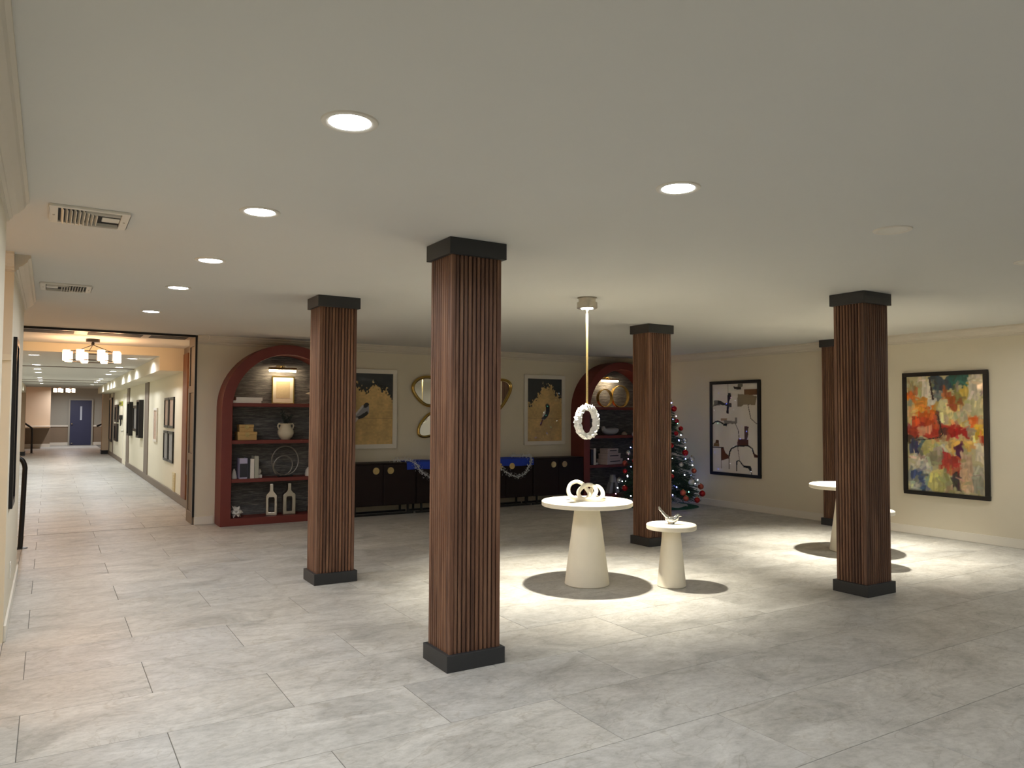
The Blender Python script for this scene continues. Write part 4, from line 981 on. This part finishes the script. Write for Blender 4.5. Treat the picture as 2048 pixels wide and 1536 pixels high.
# ------------------------------------------------------------------ christmas tree in the far corner
TX, TY = 8.95, 9.75
def tree_r(z): return .70*(1-(z-.16)/2.1)**.92+.03
rr = random.Random(8)
tt = thing('christmas_tree', 'decorated green christmas tree in the far corner behind a slat column', 'tree', (TX, TY, 0))
obj('trunk', MB().lathe([(.035,0),(.03,1.4),(.008,2.2)], 10), M['bark'], tt)
nd = MB()
def needles(b, d, ln, cnt, nl):
    sd = d.orthogonal().normalized(); up_ = d.cross(sd)
    for j in range(cnt):
        s_ = (j+rr.random())/cnt; p = b+d*ln*s_; a = rr.uniform(0, 2*PI)
        o = (sd*math.cos(a)+up_*math.sin(a))*.85+d*.75; o.normalize(); o = o*nl*(1.1-.4*s_)
        wv = o.cross(d).normalized()*.0035
        nd.add([p-wv, p+wv, p+o], [(0,1,2)])
tips = []
for i in range(760):
    z = .2+2.0*(1-(1-rr.random())**.62) if False else .18+2.05*(rr.random()**1.35)
    z = min(z, 2.18); a = rr.uniform(0, 2*PI); R = tree_r(z)*rr.uniform(.78, 1.08)
    e = Vector((R*math.cos(a), R*math.sin(a), z-.10*R)); b = Vector((R*.42*math.cos(a), R*.42*math.sin(a), z+.03))
    d = (e-b); ln = d.length; d.normalize(); nd.tube([b, e], .004, 3)
    needles(b, d, ln, 26, .06)
    for s_ in (-1, 1):
        d2 = (d+s_*.7*Vector((-math.sin(a), math.cos(a), 0))).normalized(); b2 = b+d*ln*.55; needles(b2, d2, ln*.5, 14, .05)
    tips.append((z, a, R))
needles(Vector((0,0,2.0)), Vector((0,0,1)), .3, 60, .06)
obj('foliage', nd, M['needle'], tt, kind='stuff')
lsh = thing('fairy_light_string', 'string of white, blue, green and pink fairy lights wound round the christmas tree', 'string lights', (TX, TY, 0))
wp = [((tree_r(z)*.94)*math.cos(a), (tree_r(z)*.94)*math.sin(a), z) for z, a in [(.25+1.85*i/260, i*.2) for i in range(261)]]
obj('wire', MB().tube(wp, .003, 4), M['needle'], lsh)
bms = [mesh('bulb', MB().sphere((0,0,0), .0082, 8, 6), m_, True) for m_ in BU]
for i in range(84):
    z, a = .2+1.9*((i+rr.uniform(-.8,.8)+.8)/86)**1.25, i*2.399+rr.uniform(-.5,.5)
    R = tree_r(z)*1.03
    o = bpy.data.objects.new('bulb', bms[rr.choices((0,1,2,3), (6,4,2,1))[0]]); link(o, lsh); o.location = (R*math.cos(a), R*math.sin(a), z-.05*R)
def bauble(label, m_, r):
    t = thing('bauble', label, 'bauble', group='baubles on the christmas tree')
    obj('ball', MB().sphere((0,0,0), r, 16, 10), m_, t, smooth=True)
    obj('cap', MB().lathe([(r*.24,r*.93),(r*.24,r*1.13),(0,r*1.15)], 10), M['gold'], t)
    return t
vd = math.atan2(-TY, -TX)
proto = {}; seen_lab = {}
kname = {'red': 'shiny red', 'silver': 'silver white', 'copper': 'copper pink'}
def bauble_label(kind, p, r):
    q = pix(p); z = p[2]
    side = 'left edge' if q[0] < 1262 else 'middle' if q[0] < 1347 else 'right side' if q[0] < 1376 else 'right edge'
    band = 'at the very bottom' if z < .38 else 'low down' if z < .68 else 'below mid height' if z < 1.0 else 'above mid height' if z < 1.35 else 'high up' if z < 1.75 else 'near the top'
    sz = 'large ' if r > .049 else 'small ' if r < .042 else ''
    return '%s%s bauble %s, %s of the christmas tree' % (sz, kname[kind], band, side)
sel = [(.16,.95,'red',.047),(.24,1.35,'red',.052),(.2,.62,'copper',.046)]
for i in range(74):
    z = .22+1.75*((i+.5)/74)**1.15; a = (i*2.399+.4) % (2*PI) - PI
    kind = rr.choices(('red','silver','copper'), (6,2,3))[0]; r = rr.uniform(.038,.054)
    if abs(a) < 1.75: sel.append((z, a, kind, r))
for z, a, kind, r in sel:
    R = tree_r(z)*1.04; loc = (TX+R*math.cos(vd+a), TY+R*math.sin(vd+a), z)
    lb = bauble_label(kind, loc, r)
    k_ = seen_lab.get(lb, 0); seen_lab[lb] = k_+1
    if k_: lb = lb.replace(' bauble ', ' bauble ' + ('beside a twin ' if k_ == 1 else 'again '))
    if kind not in proto: o = proto[kind] = bauble(lb, BA[kind], .046); o.location = loc
    else: o = dup(proto[kind], loc, 0, lb)
    o.scale = (r/.046,)*3
sk = thing('tree_skirt', 'green and white felt skirt spread under the christmas tree', 'tree skirt', (TX, TY, 0))
n = 48; pv = [(0,0,.03)]
for ring_, z in ((.25,.035), (.48,.02), (.66,.006)):
    for i in range(n): pv.append((ring_*(1+.02*math.sin(5*i*2*PI/n))*math.cos(2*PI*i/n), ring_*(1+.02*math.sin(5*i*2*PI/n))*math.sin(2*PI*i/n), z+.01*math.sin(9*2*PI*i/n)*(1 if ring_ < .6 else .3)))
fin = [(0, 1+i, 1+(i+1) % n) for i in range(n)]+[(1+i, 1+n+i, 1+n+(i+1) % n, 1+(i+1) % n) for i in range(n)]
fou = [(1+n+i, 1+2*n+i, 1+2*n+(i+1) % n, 1+n+(i+1) % n) for i in range(n)]
obj('white_panel', MB().add(pv, fin), M['skirtw'], sk, smooth=True); obj('green_border', MB().add(pv, fou), M['skirt'], sk, smooth=True)
